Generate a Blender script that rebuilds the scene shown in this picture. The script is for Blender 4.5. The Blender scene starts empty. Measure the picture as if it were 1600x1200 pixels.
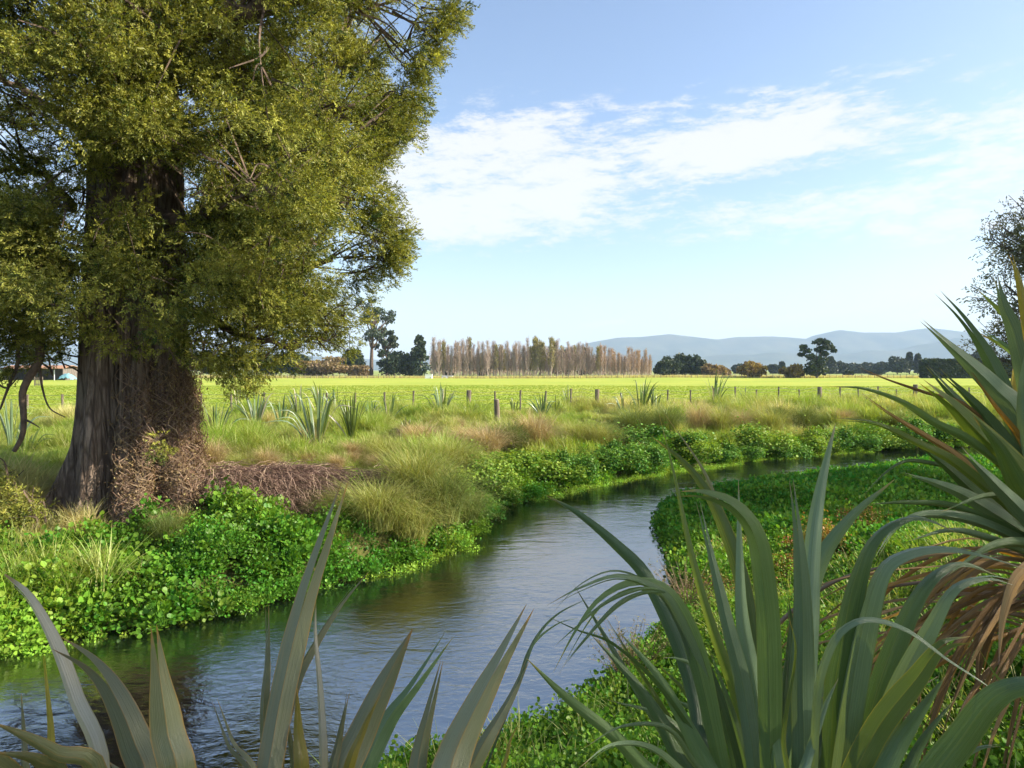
import bpy, math, random
import numpy as np

rng = np.random.default_rng(11)
random.seed(5)
SC = bpy.context.scene
COL = SC.collection
FPX = 1600 * 24.0 / 36.0          # focal length in pixels of the photograph
HZ = 578.0                        # row of the horizon
CAMZ = 2.2
SUN_AZ, SUN_EL = math.radians(97), math.radians(31)
SUN_DIR = np.array([math.cos(SUN_EL) * math.sin(SUN_AZ), math.cos(SUN_EL) * math.cos(SUN_AZ), math.sin(SUN_EL)])
WATER_Z = -1.0


def P(px, py, d):
    """photo pixel + distance along the view axis -> world point"""
    return np.array([(px - 800) / FPX * d, d, CAMZ - (py - HZ) / FPX * d])


# ------------------------------------------------------------------ noise
_G = np.random.default_rng(3).random((256, 256))


def vnoise(x, y):
    xi, yi = np.floor(x).astype(int), np.floor(y).astype(int)
    fx, fy = x - xi, y - yi
    fx, fy = fx * fx * (3 - 2 * fx), fy * fy * (3 - 2 * fy)
    a = _G[xi & 255, yi & 255]; b = _G[(xi + 1) & 255, yi & 255]
    c = _G[xi & 255, (yi + 1) & 255]; d = _G[(xi + 1) & 255, (yi + 1) & 255]
    return (a * (1 - fx) + b * fx) * (1 - fy) + (c * (1 - fx) + d * fx) * fy


def fbm(x, y, o=4):
    x = np.asarray(x, float); y = np.asarray(y, float)
    s, a, t = 0, .5, 0
    for i in range(o):
        s = s + a * vnoise(x * 2 ** i + 17.3 * i, y * 2 ** i - 9.1 * i); t += a; a *= .5
    return s / t


def ss(x, a=0., b=1.):
    t = np.clip((np.asarray(x, float) - a) / (b - a), 0, 1)
    return t * t * (3 - 2 * t)


def norm(v):
    return v / np.maximum(np.linalg.norm(v, axis=-1, keepdims=True), 1e-9)


# ------------------------------------------------------------------ mesh helpers
def make_mesh(name, V, F, mat=None, tint=None, uv=None, smooth=False):
    """V (N,3); F = list of index arrays (M,3) or (M,4); tint per vertex; uv per vertex (u,v)"""
    me = bpy.data.meshes.new(name)
    V = np.asarray(V, np.float32)
    if not isinstance(F, (list, tuple)):
        F = [F]
    F = [np.asarray(f, np.int32) for f in F if len(f)]
    me.vertices.add(len(V)); me.vertices.foreach_set('co', V.ravel())
    loops = np.concatenate([f.ravel() for f in F])
    tot = np.concatenate([np.full(len(f), f.shape[1], np.int32) for f in F])
    st = np.concatenate([[0], np.cumsum(tot)[:-1]]).astype(np.int32)
    me.loops.add(len(loops)); me.loops.foreach_set('vertex_index', loops)
    me.polygons.add(len(tot)); me.polygons.foreach_set('loop_start', st); me.polygons.foreach_set('loop_total', tot)
    me.polygons.foreach_set('use_smooth', np.full(len(tot), smooth))
    if tint is not None:
        a = me.attributes.new('tint', 'FLOAT', 'POINT'); a.data.foreach_set('value', np.asarray(tint, np.float32))
    if uv is not None:
        u = me.uv_layers.new(name='UVMap'); u.data.foreach_set('uv', np.asarray(uv, np.float32)[loops].ravel())
    me.update(calc_edges=True)
    if mat is not None:
        me.materials.append(mat)
    return me


def obj(name, me, parent=None, loc=None):
    o = bpy.data.objects.new(name, me)
    COL.objects.link(o)
    if parent is not None:
        o.parent = parent
    if loc is not None:
        o.location = loc
    return o


def tag(o, label, cat, group=None, kind=None):
    o['label'] = label; o['category'] = cat
    if group: o['group'] = group
    if kind: o['kind'] = kind
    return o


def thing(name, label, cat, loc=(0, 0, 0), group=None):
    o = obj(name, None); o.location = loc
    return tag(o, label, cat, group)


def dup(root, loc=None, rz=None, scale=None, label=None):
    r = root.copy(); COL.objects.link(r)
    if loc is not None: r.location = loc
    if rz is not None: r.rotation_euler = (0, 0, rz)
    if scale is not None: r.scale = scale if hasattr(scale, '__len__') else (scale,) * 3
    if label: r['label'] = label
    for ch in list(root.children):
        c = ch.copy(); COL.objects.link(c); c.parent = r
        for g in ch.children:
            d = g.copy(); COL.objects.link(d); d.parent = c
    return r


class MB:
    """collects pieces of geometry for ONE mesh"""
    def __init__(s): s.V, s.F3, s.F4, s.T, s.n = [], [], [], [], 0

    def add(s, V, F, tint=0.5):
        V = np.asarray(V, float).reshape(-1, 3); F = np.asarray(F, int)
        (s.F3 if F.shape[1] == 3 else s.F4).append(F + s.n)
        s.V.append(V); s.T.append(np.broadcast_to(np.asarray(tint, float), (len(V),))); s.n += len(V)

    def mesh(s, name, mat, smooth=False):
        F = []
        if s.F3: F.append(np.concatenate(s.F3))
        if s.F4: F.append(np.concatenate(s.F4))
        return make_mesh(name, np.concatenate(s.V), F, mat, np.concatenate(s.T), smooth=smooth)

    def tube(s, pts, r, k=6, tint=.5, cap=True):
        pts = np.asarray(pts, float); n = len(pts)
        r = np.broadcast_to(np.asarray(r, float), (n,))
        T = norm(np.gradient(pts, axis=0))
        up = np.array([0.3, 0.2, 1.]) if abs(T[0, 2]) < .8 else np.array([1., .2, .1])
        S = norm(np.cross(T, up)); B = np.cross(T, S)
        a = np.arange(k) / k * 2 * np.pi
        V = pts[:, None] + (S[:, None] * np.cos(a)[None, :, None] + B[:, None] * np.sin(a)[None, :, None]) * r[:, None, None]
        i, j = np.meshgrid(np.arange(n - 1), np.arange(k), indexing='ij')
        F = np.stack([i * k + j, i * k + (j + 1) % k, (i + 1) * k + (j + 1) % k, (i + 1) * k + j], -1).reshape(-1, 4)
        s.add(V.reshape(-1, 3), F, tint)
        if cap:
            c = np.concatenate([pts[-1:], V[-1]]); jj = np.arange(k)
            s.add(c, np.stack([np.zeros(k, int), 1 + jj, 1 + (jj + 1) % k], -1), tint)

    def tubes(s, pts, r0, r1, tint):
        """many thin three-sided stems at once: pts (N,n,3)"""
        N, n, _ = pts.shape
        T = norm(np.gradient(pts, axis=1))
        up = np.array([0.31, 0.52, .8])
        S = norm(np.cross(T, up)); B = np.cross(T, S)
        a = np.arange(3) / 3 * 2 * np.pi
        r = (r0[:, None] + (r1 - r0)[:, None] * np.linspace(0, 1, n)[None])[:, :, None, None]
        V = pts[:, :, None] + (S[:, :, None] * np.cos(a)[:, None] + B[:, :, None] * np.sin(a)[:, None]) * r
        i, j = np.meshgrid(np.arange(n - 1), np.arange(3), indexing='ij')
        F = np.stack([i * 3 + j, i * 3 + (j + 1) % 3, (i + 1) * 3 + (j + 1) % 3, (i + 1) * 3 + j], -1).reshape(-1, 4)
        F = (F[None] + (np.arange(N) * n * 3)[:, None, None]).reshape(-1, 4)
        s.add(V.reshape(-1, 3), F, np.repeat(tint, n * 3))

    def box(s, c, d, tint=.5, R=None):
        c = np.asarray(c, float); h = np.asarray(d, float) / 2
        V = np.array([[x, y, z] for z in (-1, 1) for y in (-1, 1) for x in (-1, 1)]) * h
        if R is not None: V = V @ R.T
        s.add(V + c, [[0, 2, 3, 1], [4, 5, 7, 6], [0, 1, 5, 4], [2, 6, 7, 3], [0, 4, 6, 2], [1, 3, 7, 5]], tint)

    def stamp(s, tv, tf, pos, R, scale, tint):
        """template tv/tf placed N times: pos (N,3) R (N,3,3) scale (N,) or (N,3)"""
        sc = np.asarray(scale, float)
        sc = sc[:, None, None] if sc.ndim == 1 else sc[:, None, :]
        V = np.einsum('nij,nkj->nki', R, tv[None] * sc) + pos[:, None]
        k = len(tv)
        F = (np.asarray(tf)[None] + (np.arange(len(pos)) * k)[:, None, None]).reshape(-1, np.asarray(tf).shape[1])
        t = np.asarray(tint, float)
        s.add(V.reshape(-1, 3), F, np.repeat(t, k) if t.ndim == 1 else t.ravel())


def frames(d, roll=None, ref=None):
    """rotation matrices whose local y axis is d (N,3); z tends to ref"""
    d = norm(np.asarray(d, float)); N = len(d)
    if ref is None: ref = np.tile([0, 0, 1.], (N, 1))
    z = ref - d * (ref * d).sum(-1, keepdims=True)
    bad = np.linalg.norm(z, axis=-1) < 1e-3
    z[bad] = np.cross(d[bad], [1., .3, .2]); z = norm(z); x = np.cross(d, z)
    if roll is not None:
        c, s_ = np.cos(roll)[:, None], np.sin(roll)[:, None]
        x, z = x * c + z * s_, z * c - x * s_
    return np.stack([x, d, z], -1)


LEAF_D = (np.array([[0, 0, 0], [-.5, .45, .06], [0, 1, -.03], [.5, .45, .06]], float), np.array([[0, 3, 2, 1]]))
# oval leaf, slightly folded
_o = [(-.0, 0), (.3, .12), (.48, .38), (.42, .68), (.18, .92), (0, 1)]
LEAF_O_V = np.array([[0, y, -.02 + .0 * y] for _, y in _o] + [[x, y, .1 * x] for x, y in _o[1:-1]] + [[-x, y, .1 * x] for x, y in _o[1:-1]], float)
LEAF_O = (LEAF_O_V, np.array([[0, 6, 1, 1], [0, 1, 10, 10]] and
          [[1, 6, 7, 2], [2, 7, 8, 3], [3, 8, 9, 4], [10, 1, 2, 11], [11, 2, 3, 12], [12, 3, 4, 13]]),
          np.array([[0, 6, 1], [0, 1, 10], [4, 9, 5], [13, 4, 5]]))


def rand_dirs(n, r=rng):
    return norm(r.normal(size=(n, 3)))


# ------------------------------------------------------------------ node helpers
class NT:
    def __init__(s, tree): s.t = tree; s.N = tree.nodes; s.L = tree.links

    def n(s, typ, **kw):
        x = s.N.new(typ)
        for k, v in kw.items(): setattr(x, k, v)
        return x

    def set(s, sock, v):
        if hasattr(v, 'is_output') or isinstance(v, bpy.types.NodeSocket): s.L.new(v, sock)
        else: sock.default_value = v

    def m(s, op, a, b=None, c=None, clamp=False):
        x = s.n('ShaderNodeMath', operation=op, use_clamp=clamp)
        for i, v in enumerate((a, b, c)):
            if v is not None: s.set(x.inputs[i], v)
        return x.outputs[0]

    def mix(s, f, a, b, blend='MIX'):
        x = s.n('ShaderNodeMix', data_type='RGBA', blend_type=blend)
        s.set(x.inputs[0], f)
        for i, v in ((6, a), (7, b)):
            if isinstance(v, tuple): v = v if len(v) == 4 else (*v, 1)
            s.set(x.inputs[i], v)
        return x.outputs[2]

    def ramp(s, f, a, b):
        x = s.n('ShaderNodeMapRange', interpolation_type='SMOOTHSTEP')
        s.set(x.inputs[0], f); x.inputs[1].default_value = a; x.inputs[2].default_value = b
        return x.outputs[0]

    def noise(s, vec, scale, detail=4, rough=.55, dist=0., dims='3D'):
        x = s.n('ShaderNodeTexNoise', noise_dimensions=dims)
        if vec is not None: s.L.new(vec, x.inputs['Vector'])
        x.inputs['Scale'].default_value = scale; x.inputs['Detail'].default_value = detail
        x.inputs['Roughness'].default_value = rough; x.inputs['Distortion'].default_value = dist
        return x.outputs[0]

    def mapping(s, vec, scale=(1, 1, 1), rot=(0, 0, 0), loc=(0, 0, 0)):
        x = s.n('ShaderNodeMapping'); s.L.new(vec, x.inputs[0])
        x.inputs['Scale'].default_value = scale; x.inputs['Rotation'].default_value = rot; x.inputs['Location'].default_value = loc
        return x.outputs[0]


def new_mat(name):
    m = bpy.data.materials.new(name); m.use_nodes = True
    m.node_tree.nodes.clear()
    t = NT(m.node_tree); out = t.n('ShaderNodeOutputMaterial')
    return m, t, out


def leaf_mat(name, c0, c1, trans=.35, gloss=.05, inst=False, vary=.25, rough=.45, nscale=0., ttint=(1.25, 1.15, .45)):
    """foliage: colour runs c0 -> c1 with the tint attribute; light passes through"""
    m, t, out = new_mat(name)
    a = t.n('ShaderNodeAttribute', attribute_name='tint', attribute_type='INSTANCER' if inst else 'GEOMETRY')
    f = a.outputs['Fac']
    if inst:
        g = t.n('ShaderNodeAttribute', attribute_name='tint', attribute_type='GEOMETRY')
        f = t.m('ADD', f, t.m('MULTIPLY', t.m('SUBTRACT', g.outputs['Fac'], .5), .6), clamp=True)
    col = t.mix(f, c0, c1)
    if vary:
        oi = t.n('ShaderNodeObjectInfo')
        if inst:
            r = oi.outputs['Random']
        else:
            geo = t.n('ShaderNodeNewGeometry'); r = geo.outputs['Random Per Island']
        hsv = t.n('ShaderNodeHueSaturation')
        t.L.new(col, hsv.inputs['Color'])
        t.L.new(t.m('MULTIPLY_ADD', r, vary * 2, 1 - vary), hsv.inputs['Value'])
        t.L.new(t.m('MULTIPLY_ADD', r, .04, .48), hsv.inputs['Hue'])
        col = hsv.outputs[0]
    d = t.n('ShaderNodeBsdfDiffuse'); t.L.new(col, d.inputs[0])
    tr = t.n('ShaderNodeBsdfTranslucent')
    t.L.new(t.mix(1., col, ttint, 'MULTIPLY'), tr.inputs[0])
    mx = t.n('ShaderNodeMixShader'); mx.inputs[0].default_value = trans
    t.L.new(d.outputs[0], mx.inputs[1]); t.L.new(tr.outputs[0], mx.inputs[2])
    sh = mx.outputs[0]
    if gloss:
        g = t.n('ShaderNodeBsdfGlossy'); g.inputs['Roughness'].default_value = rough; g.inputs[0].default_value = (1, 1, 1, 1)
        mg = t.n('ShaderNodeMixShader'); mg.inputs[0].default_value = gloss
        t.L.new(sh, mg.inputs[1]); t.L.new(g.outputs[0], mg.inputs[2]); sh = mg.outputs[0]
    t.L.new(sh, out.inputs[0])
    return m


def plain_mat(name, c0, c1=None, scale=6., rough=.85, bump=0., stretch=(1, 1, 1), tinted=False, spec=.3, metal=0., tamt=.5):
    m, t, out = new_mat(name)
    tc = t.n('ShaderNodeTexCoord')
    v = t.mapping(tc.outputs['Object'], stretch)
    nz = t.noise(v, scale, 6, .6)
    col = t.mix(t.ramp(nz, .3, .7), c0, c1 or c0)
    if tinted:
        a = t.n('ShaderNodeAttribute', attribute_name='tint')
        hs = t.n('ShaderNodeHueSaturation'); t.L.new(col, hs.inputs['Color'])
        t.L.new(t.m('MULTIPLY_ADD', a.outputs['Fac'], 2 * tamt, 1 - tamt), hs.inputs['Value']); col = hs.outputs[0]
    b = t.n('ShaderNodeBsdfPrincipled'); t.L.new(col, b.inputs['Base Color'])
    b.inputs['Roughness'].default_value = rough; b.inputs['Specular IOR Level'].default_value = spec
    b.inputs['Metallic'].default_value = metal
    if bump:
        bp = t.n('ShaderNodeBump'); bp.inputs['Strength'].default_value = bump; bp.inputs['Distance'].default_value = .05
        t.L.new(t.noise(v, scale * 2, 6, .7), bp.inputs['Height']); t.L.new(bp.outputs[0], b.inputs['Normal'])
    t.L.new(b.outputs[0], out.inputs[0])
    return m


def instancer(name, pts, rotz, tilt, scale, idx, tint, sources, label, cat):
    """ONE stuff object: many copies of the source meshes on its points"""
    n = len(pts)
    me = bpy.data.meshes.new(name)
    me.vertices.add(n); me.vertices.foreach_set('co', np.asarray(pts, np.float32).ravel())
    rot = np.zeros((n, 3), np.float32); rot[:, 2] = rotz; rot[:, 0] = tilt[:, 0]; rot[:, 1] = tilt[:, 1]
    me.attributes.new('rot', 'FLOAT_VECTOR', 'POINT').data.foreach_set('vector', rot.ravel())
    me.attributes.new('sc', 'FLOAT', 'POINT').data.foreach_set('value', np.asarray(scale, np.float32))
    me.attributes.new('idx', 'INT', 'POINT').data.foreach_set('value', np.asarray(idx, np.int32))
    me.attributes.new('tint', 'FLOAT', 'POINT').data.foreach_set('value', np.asarray(tint, np.float32))
    o = obj(name, me); tag(o, label, cat, kind='stuff')
    tr = bpy.data.node_groups.new(name, 'GeometryNodeTree'); t = NT(tr)
    tr.interface.new_socket('Geometry', in_out='INPUT', socket_type='NodeSocketGeometry')
    tr.interface.new_socket('Geometry', in_out='OUTPUT', socket_type='NodeSocketGeometry')
    gi, go = t.n('NodeGroupInput'), t.n('NodeGroupOutput')
    j = t.n('GeometryNodeJoinGeometry')
    for s in sources:
        so = bpy.data.objects.new(name + '_source', s)
        oi = t.n('GeometryNodeObjectInfo'); oi.inputs[0].default_value = so; oi.inputs[1].default_value = False
        gt = t.n('GeometryNodeGeometryToInstance'); t.L.new(oi.outputs['Geometry'], gt.inputs[0]); t.L.new(gt.outputs[0], j.inputs[0])

    def na(nm, ty):
        x = t.n('GeometryNodeInputNamedAttribute', data_type=ty); x.inputs[0].default_value = nm; return x.outputs[0]
    ip = t.n('GeometryNodeInstanceOnPoints')
    t.L.new(gi.outputs[0], ip.inputs['Points']); t.L.new(j.outputs[0], ip.inputs['Instance']); ip.inputs['Pick Instance'].default_value = True
    t.L.new(na('idx', 'INT'), ip.inputs['Instance Index']); t.L.new(na('rot', 'FLOAT_VECTOR'), ip.inputs['Rotation'])
    t.L.new(na('sc', 'FLOAT'), ip.inputs['Scale']); t.L.new(ip.outputs[0], go.inputs[0])
    md = o.modifiers.new('scatter', 'NODES'); md.node_group = tr
    return o


# ------------------------------------------------------------------ stream banks (world plan, metres)
FAR = np.array([(-60, 0), (-40, 2), (-16, 5.2), (-9, 6.9), (-5.77, 7.7), (-5.27, 8.1), (-4.4, 8.6), (-3.49, 9.3), (-2.66, 10.2), (-2.05, 11.2), (-1.0, 12.5),
                (-.72, 14.4), (0.05, 16.6), (1.2, 18.2), (3.0, 20.2), (5.3, 21.9), (7.1, 23.2), (10.3, 25.4), (15.5, 27.8), (21.9, 29.3), (35, 31), (60, 33)], float)
NEAR = np.array([(-60, -9), (-40, -4), (-20, -1), (-9, 2), (-5, 3.6), (-2.5, 4.5), (-1.45, 4.95), (-.85, 5.4), (.17, 5.9), (.62, 6.4), (1.38, 7.6), (2.25, 9.2),
                 (2.75, 11.3), (2.95, 13.8), (3.5, 15.8), (4.8, 17.0), (6.9, 18.5), (9.7, 20.3), (13.3, 22.2), (18.7, 23.6), (32, 26.5), (60, 29)], float)


def pdist(pl, x, y):
    d = np.full(x.shape, 1e9)
    for (ax, ay), (bx, by) in zip(pl[:-1], pl[1:]):
        ux, uy = bx - ax, by - ay
        t = np.clip(((x - ax) * ux + (y - ay) * uy) / (ux * ux + uy * uy), 0, 1)
        d = np.minimum(d, np.hypot(x - ax - t * ux, y - ay - t * uy))
    return d


def sides(x, y):
    """(distance to far bank edge, to near bank edge, zone: 1 far side, 0 water, -1 near side)"""
    x = np.asarray(x, float); y = np.asarray(y, float)
    yf = np.interp(x, FAR[:, 0], FAR[:, 1]); yn = np.interp(x, NEAR[:, 0], NEAR[:, 1])
    z = np.where(y > yf, 1, np.where(y < yn, -1, 0))
    return pdist(FAR, x, y), pdist(NEAR, x, y), z


def ground_z(x, y):
    x = np.asarray(x, float); y = np.asarray(y, float)
    df, dn, zone = sides(x, y)
    bump = (fbm(x * .9 + 5, y * .9, 3) - .5)
    zf = -1.04 + .34 * ss(df / .45) + .70 * ss(df / 6.5) + np.exp(-((x + 1.5) / 1.25) ** 4) * .42 * ss(df / .55) * (1 - ss(df, 1., 4.)) * ss(y, 9.2, 10.5) + bump * .85 * ss(df / 1.6) * (1 - ss(df / 26.))
    lift = 1.25 - .95 * ss(y, 7.2, 11.)
    zn = -1.04 + .14 * ss(dn / .4) + lift * ss(dn / 4.6) + bump * .2 * ss(dn / 1.)
    zw = -1.04 - .55 * ss(np.minimum(df, dn) / 1.1)
    far_sw = .5 * (fbm(x * .02, y * .02, 3) - .5) * ss(y, 60, 120)
    return np.where(zone == 1, zf + far_sw, np.where(zone == -1, zn, zw))
# ================================================================== camera, sun, sky, air
cam = bpy.data.cameras.new('camera'); cam.lens = 24; cam.sensor_width = 36; cam.shift_y = -22 / 1600.
cam.clip_start = .05; cam.clip_end = 30000
co = bpy.data.objects.new('camera', cam); COL.objects.link(co)
co.location = (0, 0, CAMZ); co.rotation_euler = (math.radians(90), 0, 0)
SC.camera = co

EXPO = 1.22
SC.view_settings.view_transform = 'Standard'; SC.view_settings.look = 'None'
SC.view_settings.exposure = EXPO; SC.view_settings.gamma = 1
SC.cycles.use_denoising = True
SC.cycles.max_bounces = 10; SC.cycles.diffuse_bounces = 4; SC.cycles.glossy_bounces = 3; SC.cycles.transmission_bounces = 5
SC.cycles.volume_bounces = 1; SC.cycles.transparent_max_bounces = 8
SC.cycles.sample_clamp_indirect = 6

sl = bpy.data.lights.new('sun', 'SUN'); sl.energy = 5.0; sl.angle = math.radians(.6); sl.color = (1, .90, .74)
so = bpy.data.objects.new('sun', sl); COL.objects.link(so)
from mathutils import Vector
so.rotation_euler = Vector(SUN_DIR).to_track_quat('Z', 'Y').to_euler(); so.location = (40, 0, 40)

w = bpy.data.worlds.new('World'); SC.world = w; w.use_nodes = True
w.node_tree.nodes.clear(); t = NT(w.node_tree)
SKY = .111
sky = t.n('ShaderNodeTexSky'); sky.sky_type = 'NISHITA'; sky.sun_disc = False
sky.sun_elevation = SUN_EL; sky.sun_rotation = SUN_AZ; sky.air_density = 1.0; sky.dust_density = 1.6; sky.ozone_density = 1.6
tc = t.n('ShaderNodeTexCoord'); D = tc.outputs['Generated']
sx = t.n('ShaderNodeSeparateXYZ'); t.L.new(D, sx.inputs[0])
X, Y, Z = sx.outputs
az = t.m('ARCTAN2', X, Y); el = t.m('ARCSINE', Z)


def azel(px, py):
    a = math.atan((px - 800) / FPX)
    return a, math.atan((HZ - py) / FPX * math.cos(a))


def blob(px, py, rx, ry, rot, amp):
    a, e = azel(px, py); c, s = math.cos(math.radians(rot)), math.sin(math.radians(rot))
    da = t.m('SUBTRACT', az, a); de = t.m('SUBTRACT', el, e)
    u = t.m('ADD', t.m('MULTIPLY', da, c), t.m('MULTIPLY', de, s)); v = t.m('SUBTRACT', t.m('MULTIPLY', de, c), t.m('MULTIPLY', da, s))
    q = t.m('ADD', t.m('POWER', t.m('ABSOLUTE', t.m('DIVIDE', u, rx / FPX)), 2.), t.m('POWER', t.m('ABSOLUTE', t.m('DIVIDE', v, ry / FPX)), 2.))
    return t.m('MULTIPLY', t.m('POWER', 2.718, t.m('MULTIPLY', q, -1.)), amp)


blobs = [(750, 245, 165, 72, 6, .72), (830, 205, 110, 34, 12, .42), (690, 345, 150, 40, 0, .85), (880, 325, 130, 48, 4, .7), (890, 270, 80, 34, 10, .4), (1185, 198, 175, 44, 4, .85), (1170, 238, 170, 32, 2, .85),
         (1230, 338, 165, 28, 3, .85), (1060, 300, 90, 24, 8, .2), (1000, 182, 60, 16, 8, .35), (1080, 140, 50, 9, 24, .25), (1330, 95, 90, 9, 28, .12), (1500, 75, 160, 10, 14, .13),
         (1590, 235, 130, 75, 10, .68), (1500, 350, 130, 18, 0, .45), (600, 260, 90, 40, 4, .4), (-60, 240, 420, 130, 5, .5), (2200, 240, 300, 120, 5, .5), (400, 60, 160, 30, 10, .2)]
dens = None
for b in blobs:
    q = blob(*b); dens = q if dens is None else t.m('ADD', dens, q)
# high streaky cloud: noise on azimuth / elevation, drawn out along the wind and frayed upwards
cv = t.n('ShaderNodeCombineXYZ'); t.L.new(az, cv.inputs[0]); t.L.new(el, cv.inputs[1])
warp = t.n('ShaderNodeTexNoise'); t.L.new(cv.outputs[0], warp.inputs['Vector']); warp.inputs['Scale'].default_value = 5; warp.inputs['Detail'].default_value = 3
wv = t.n('ShaderNodeVectorMath', operation='MULTIPLY_ADD')
t.L.new(warp.outputs['Color'], wv.inputs[0]); wv.inputs[1].default_value = (.05, .03, 0); t.L.new(cv.outputs[0], wv.inputs[2])
n1 = t.noise(t.mapping(wv.outputs[0], (4.2, 17, 1), (0, 0, math.radians(-9))), 2.0, 9, .72)
n2 = t.noise(t.mapping(wv.outputs[0], (11, 34, 1), (0, 0, math.radians(-24))), 2.2, 7, .7)
n = t.m('ADD', t.m('MULTIPLY', n1, .56), t.m('MULTIPLY', n2, .44))
dn_ = t.m('ADD', dens, t.m('MULTIPLY', t.m('SUBTRACT', n, .5), 4.2))
alpha = t.m('MULTIPLY', t.ramp(dn_, .22, 1.0), t.ramp(dens, .02, .35))
# small low puffs over the far trees and hills
pb = None
for b in [(930, 507, 34, 8, 4, .9), (970, 503, 20, 6, 0, .6), (700, 524, 24, 6, 0, .8), (1120, 512, 110, 12, 2, .5), (1330, 490, 120, 14, 4, .8), (1420, 478, 70, 9, 6, .7), (1230, 503, 70, 8, 4, .6)]:
    q = blob(*b); pb = q if pb is None else t.m('ADD', pb, q)
n3 = t.noise(t.mapping(cv.outputs[0], (30, 60, 1)), 1.5, 5, .6)
puff = t.ramp(t.m('ADD', pb, t.m('MULTIPLY', t.m('SUBTRACT', n3, .5), .9)), .3, .9)
veil = t.m('MULTIPLY', t.m('SUBTRACT', 1., t.ramp(el, -.02, .17)), .75)
alpha = t.m('MAXIMUM', t.m('MAXIMUM', t.m('MULTIPLY', alpha, .92), t.m('MULTIPLY', puff, .85)), veil)
CL = 1.0 / 2 ** EXPO / SKY
skyc = t.n('ShaderNodeHueSaturation'); t.L.new(sky.outputs[0], skyc.inputs['Color']); skyc.inputs['Saturation'].default_value = 1.0; skyc.inputs['Hue'].default_value = .503
mixc = t.mix(alpha, skyc.outputs[0], (CL, CL * .99, CL * .985))
bg = t.n('ShaderNodeBackground'); t.L.new(mixc, bg.inputs[0]); bg.inputs[1].default_value = SKY
wo = t.n('ShaderNodeOutputWorld'); t.L.new(bg.outputs[0], wo.inputs[0])

# the air: one closed box round everything
HX, HY0, HY1, HZ0, HZ1 = 7600, -900, 7600, -3.2, 460
mb = MB(); mb.box(((0), (HY0 + HY1) / 2, (HZ0 + HZ1) / 2), (2 * HX, HY1 - HY0, HZ1 - HZ0))
m, t, out = new_mat('air')
pv = t.n('ShaderNodeVolumePrincipled'); pv.inputs['Color'].default_value = (.54, .71, 1, 1); pv.inputs['Density'].default_value = .00014
t.L.new(pv.outputs[0], out.inputs['Volume'])
tag(obj('haze', mb.mesh('haze', m)), 'pale haze hanging over the plain before the hills', 'haze', kind='stuff')

# ================================================================== ground
gx = np.concatenate([-np.geomspace(7500, 30, 46), np.arange(-29.8, 30, .17), np.geomspace(30, 7500, 46)])
gy = np.concatenate([[-850, -400, -150, -60, -25, -12, -6], np.arange(-4, 44, .17), np.geomspace(44.3, 7500, 90)])
GX, GY = np.meshgrid(gx, gy, indexing='ij'); GZ = ground_z(GX, GY)
nx, ny = GX.shape
I, J = np.meshgrid(np.arange(nx - 1), np.arange(ny - 1), indexing='ij')
GF = np.stack([I * ny + J, (I + 1) * ny + J, (I + 1) * ny + J + 1, I * ny + J + 1], -1).reshape(-1, 4)
df, dn, zone = sides(GX, GY)
m, t, out = new_mat('ground')
geo = t.n('ShaderNodeNewGeometry'); pos = geo.outputs['Position']
sp = t.n('ShaderNodeSeparateXYZ'); t.L.new(pos, sp.inputs[0])
# fence line in plan: y = 34.1 + .225 x ; pasture beyond it
fl = t.m('SUBTRACT', sp.outputs[1], t.m('MULTIPLY_ADD', sp.outputs[0], .225, 34.1))
nb = t.noise(t.mapping(pos, (.05, .10, .1)), 1., 5, .6); nm = t.noise(t.mapping(pos, (.25, .9, .2)), 1., 5, .65); nf = t.noise(t.mapping(pos, (3, 9, 3)), 1., 5, .7)
past = t.mix(t.ramp(nb, .35, .68), (.30, .38, .055), (.42, .44, .075))
past = t.mix(t.m('MULTIPLY', t.ramp(nm, .45, .72), .45), past, (.27, .30, .045))
past = t.mix(t.m('MULTIPLY', t.ramp(nf, .42, .7), .35), past, (.20, .27, .025))
bank = t.mix(t.ramp(t.noise(pos, 1.6, 5, .6), .35, .65), (.075, .085, .022), (.13, .125, .04))
dry = t.mix(t.ramp(nm, .3, .7), (.34, .26, .13), (.27, .24, .10))
farp = t.mix(t.ramp(t.noise(t.mapping(pos, (.006, .02, .01)), 1, 4, .5), .4, .6), (.22, .30, .06), (.30, .30, .12))
c = t.mix(t.ramp(t.m('ADD', fl, t.m('MULTIPLY', t.m('SUBTRACT', nm, .5), 2.)), .0, 1.6), bank, past)
yy = t.m('ADD', sp.outputs[1], t.m('MULTIPLY', sp.outputs[0], .04))
c = t.mix(t.ramp(t.m('ADD', yy, t.m('MULTIPLY', t.m('SUBTRACT', nb, .5), 6.)), 185, 190), c, dry)
c = t.mix(t.ramp(yy, 212, 222), c, farp)
b = t.n('ShaderNodeBsdfPrincipled'); t.L.new(c, b.inputs['Base Color']); b.inputs['Roughness'].default_value = .95; b.inputs['Specular IOR Level'].default_value = .1
bp = t.n('ShaderNodeBump'); bp.inputs['Strength'].default_value = .6; bp.inputs['Distance'].default_value = .12
t.L.new(t.noise(t.mapping(pos, (2.2, 4, 2)), 1.5, 6, .7), bp.inputs['Height']); t.L.new(bp.outputs[0], b.inputs['Normal'])
t.L.new(b.outputs[0], out.inputs[0])
g = obj('ground', make_mesh('ground', np.stack([GX, GY, GZ], -1).reshape(-1, 3), GF, m, smooth=True))
tag(g, 'bright green pasture and the earth banks of the stream', 'ground', kind='structure')

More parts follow.
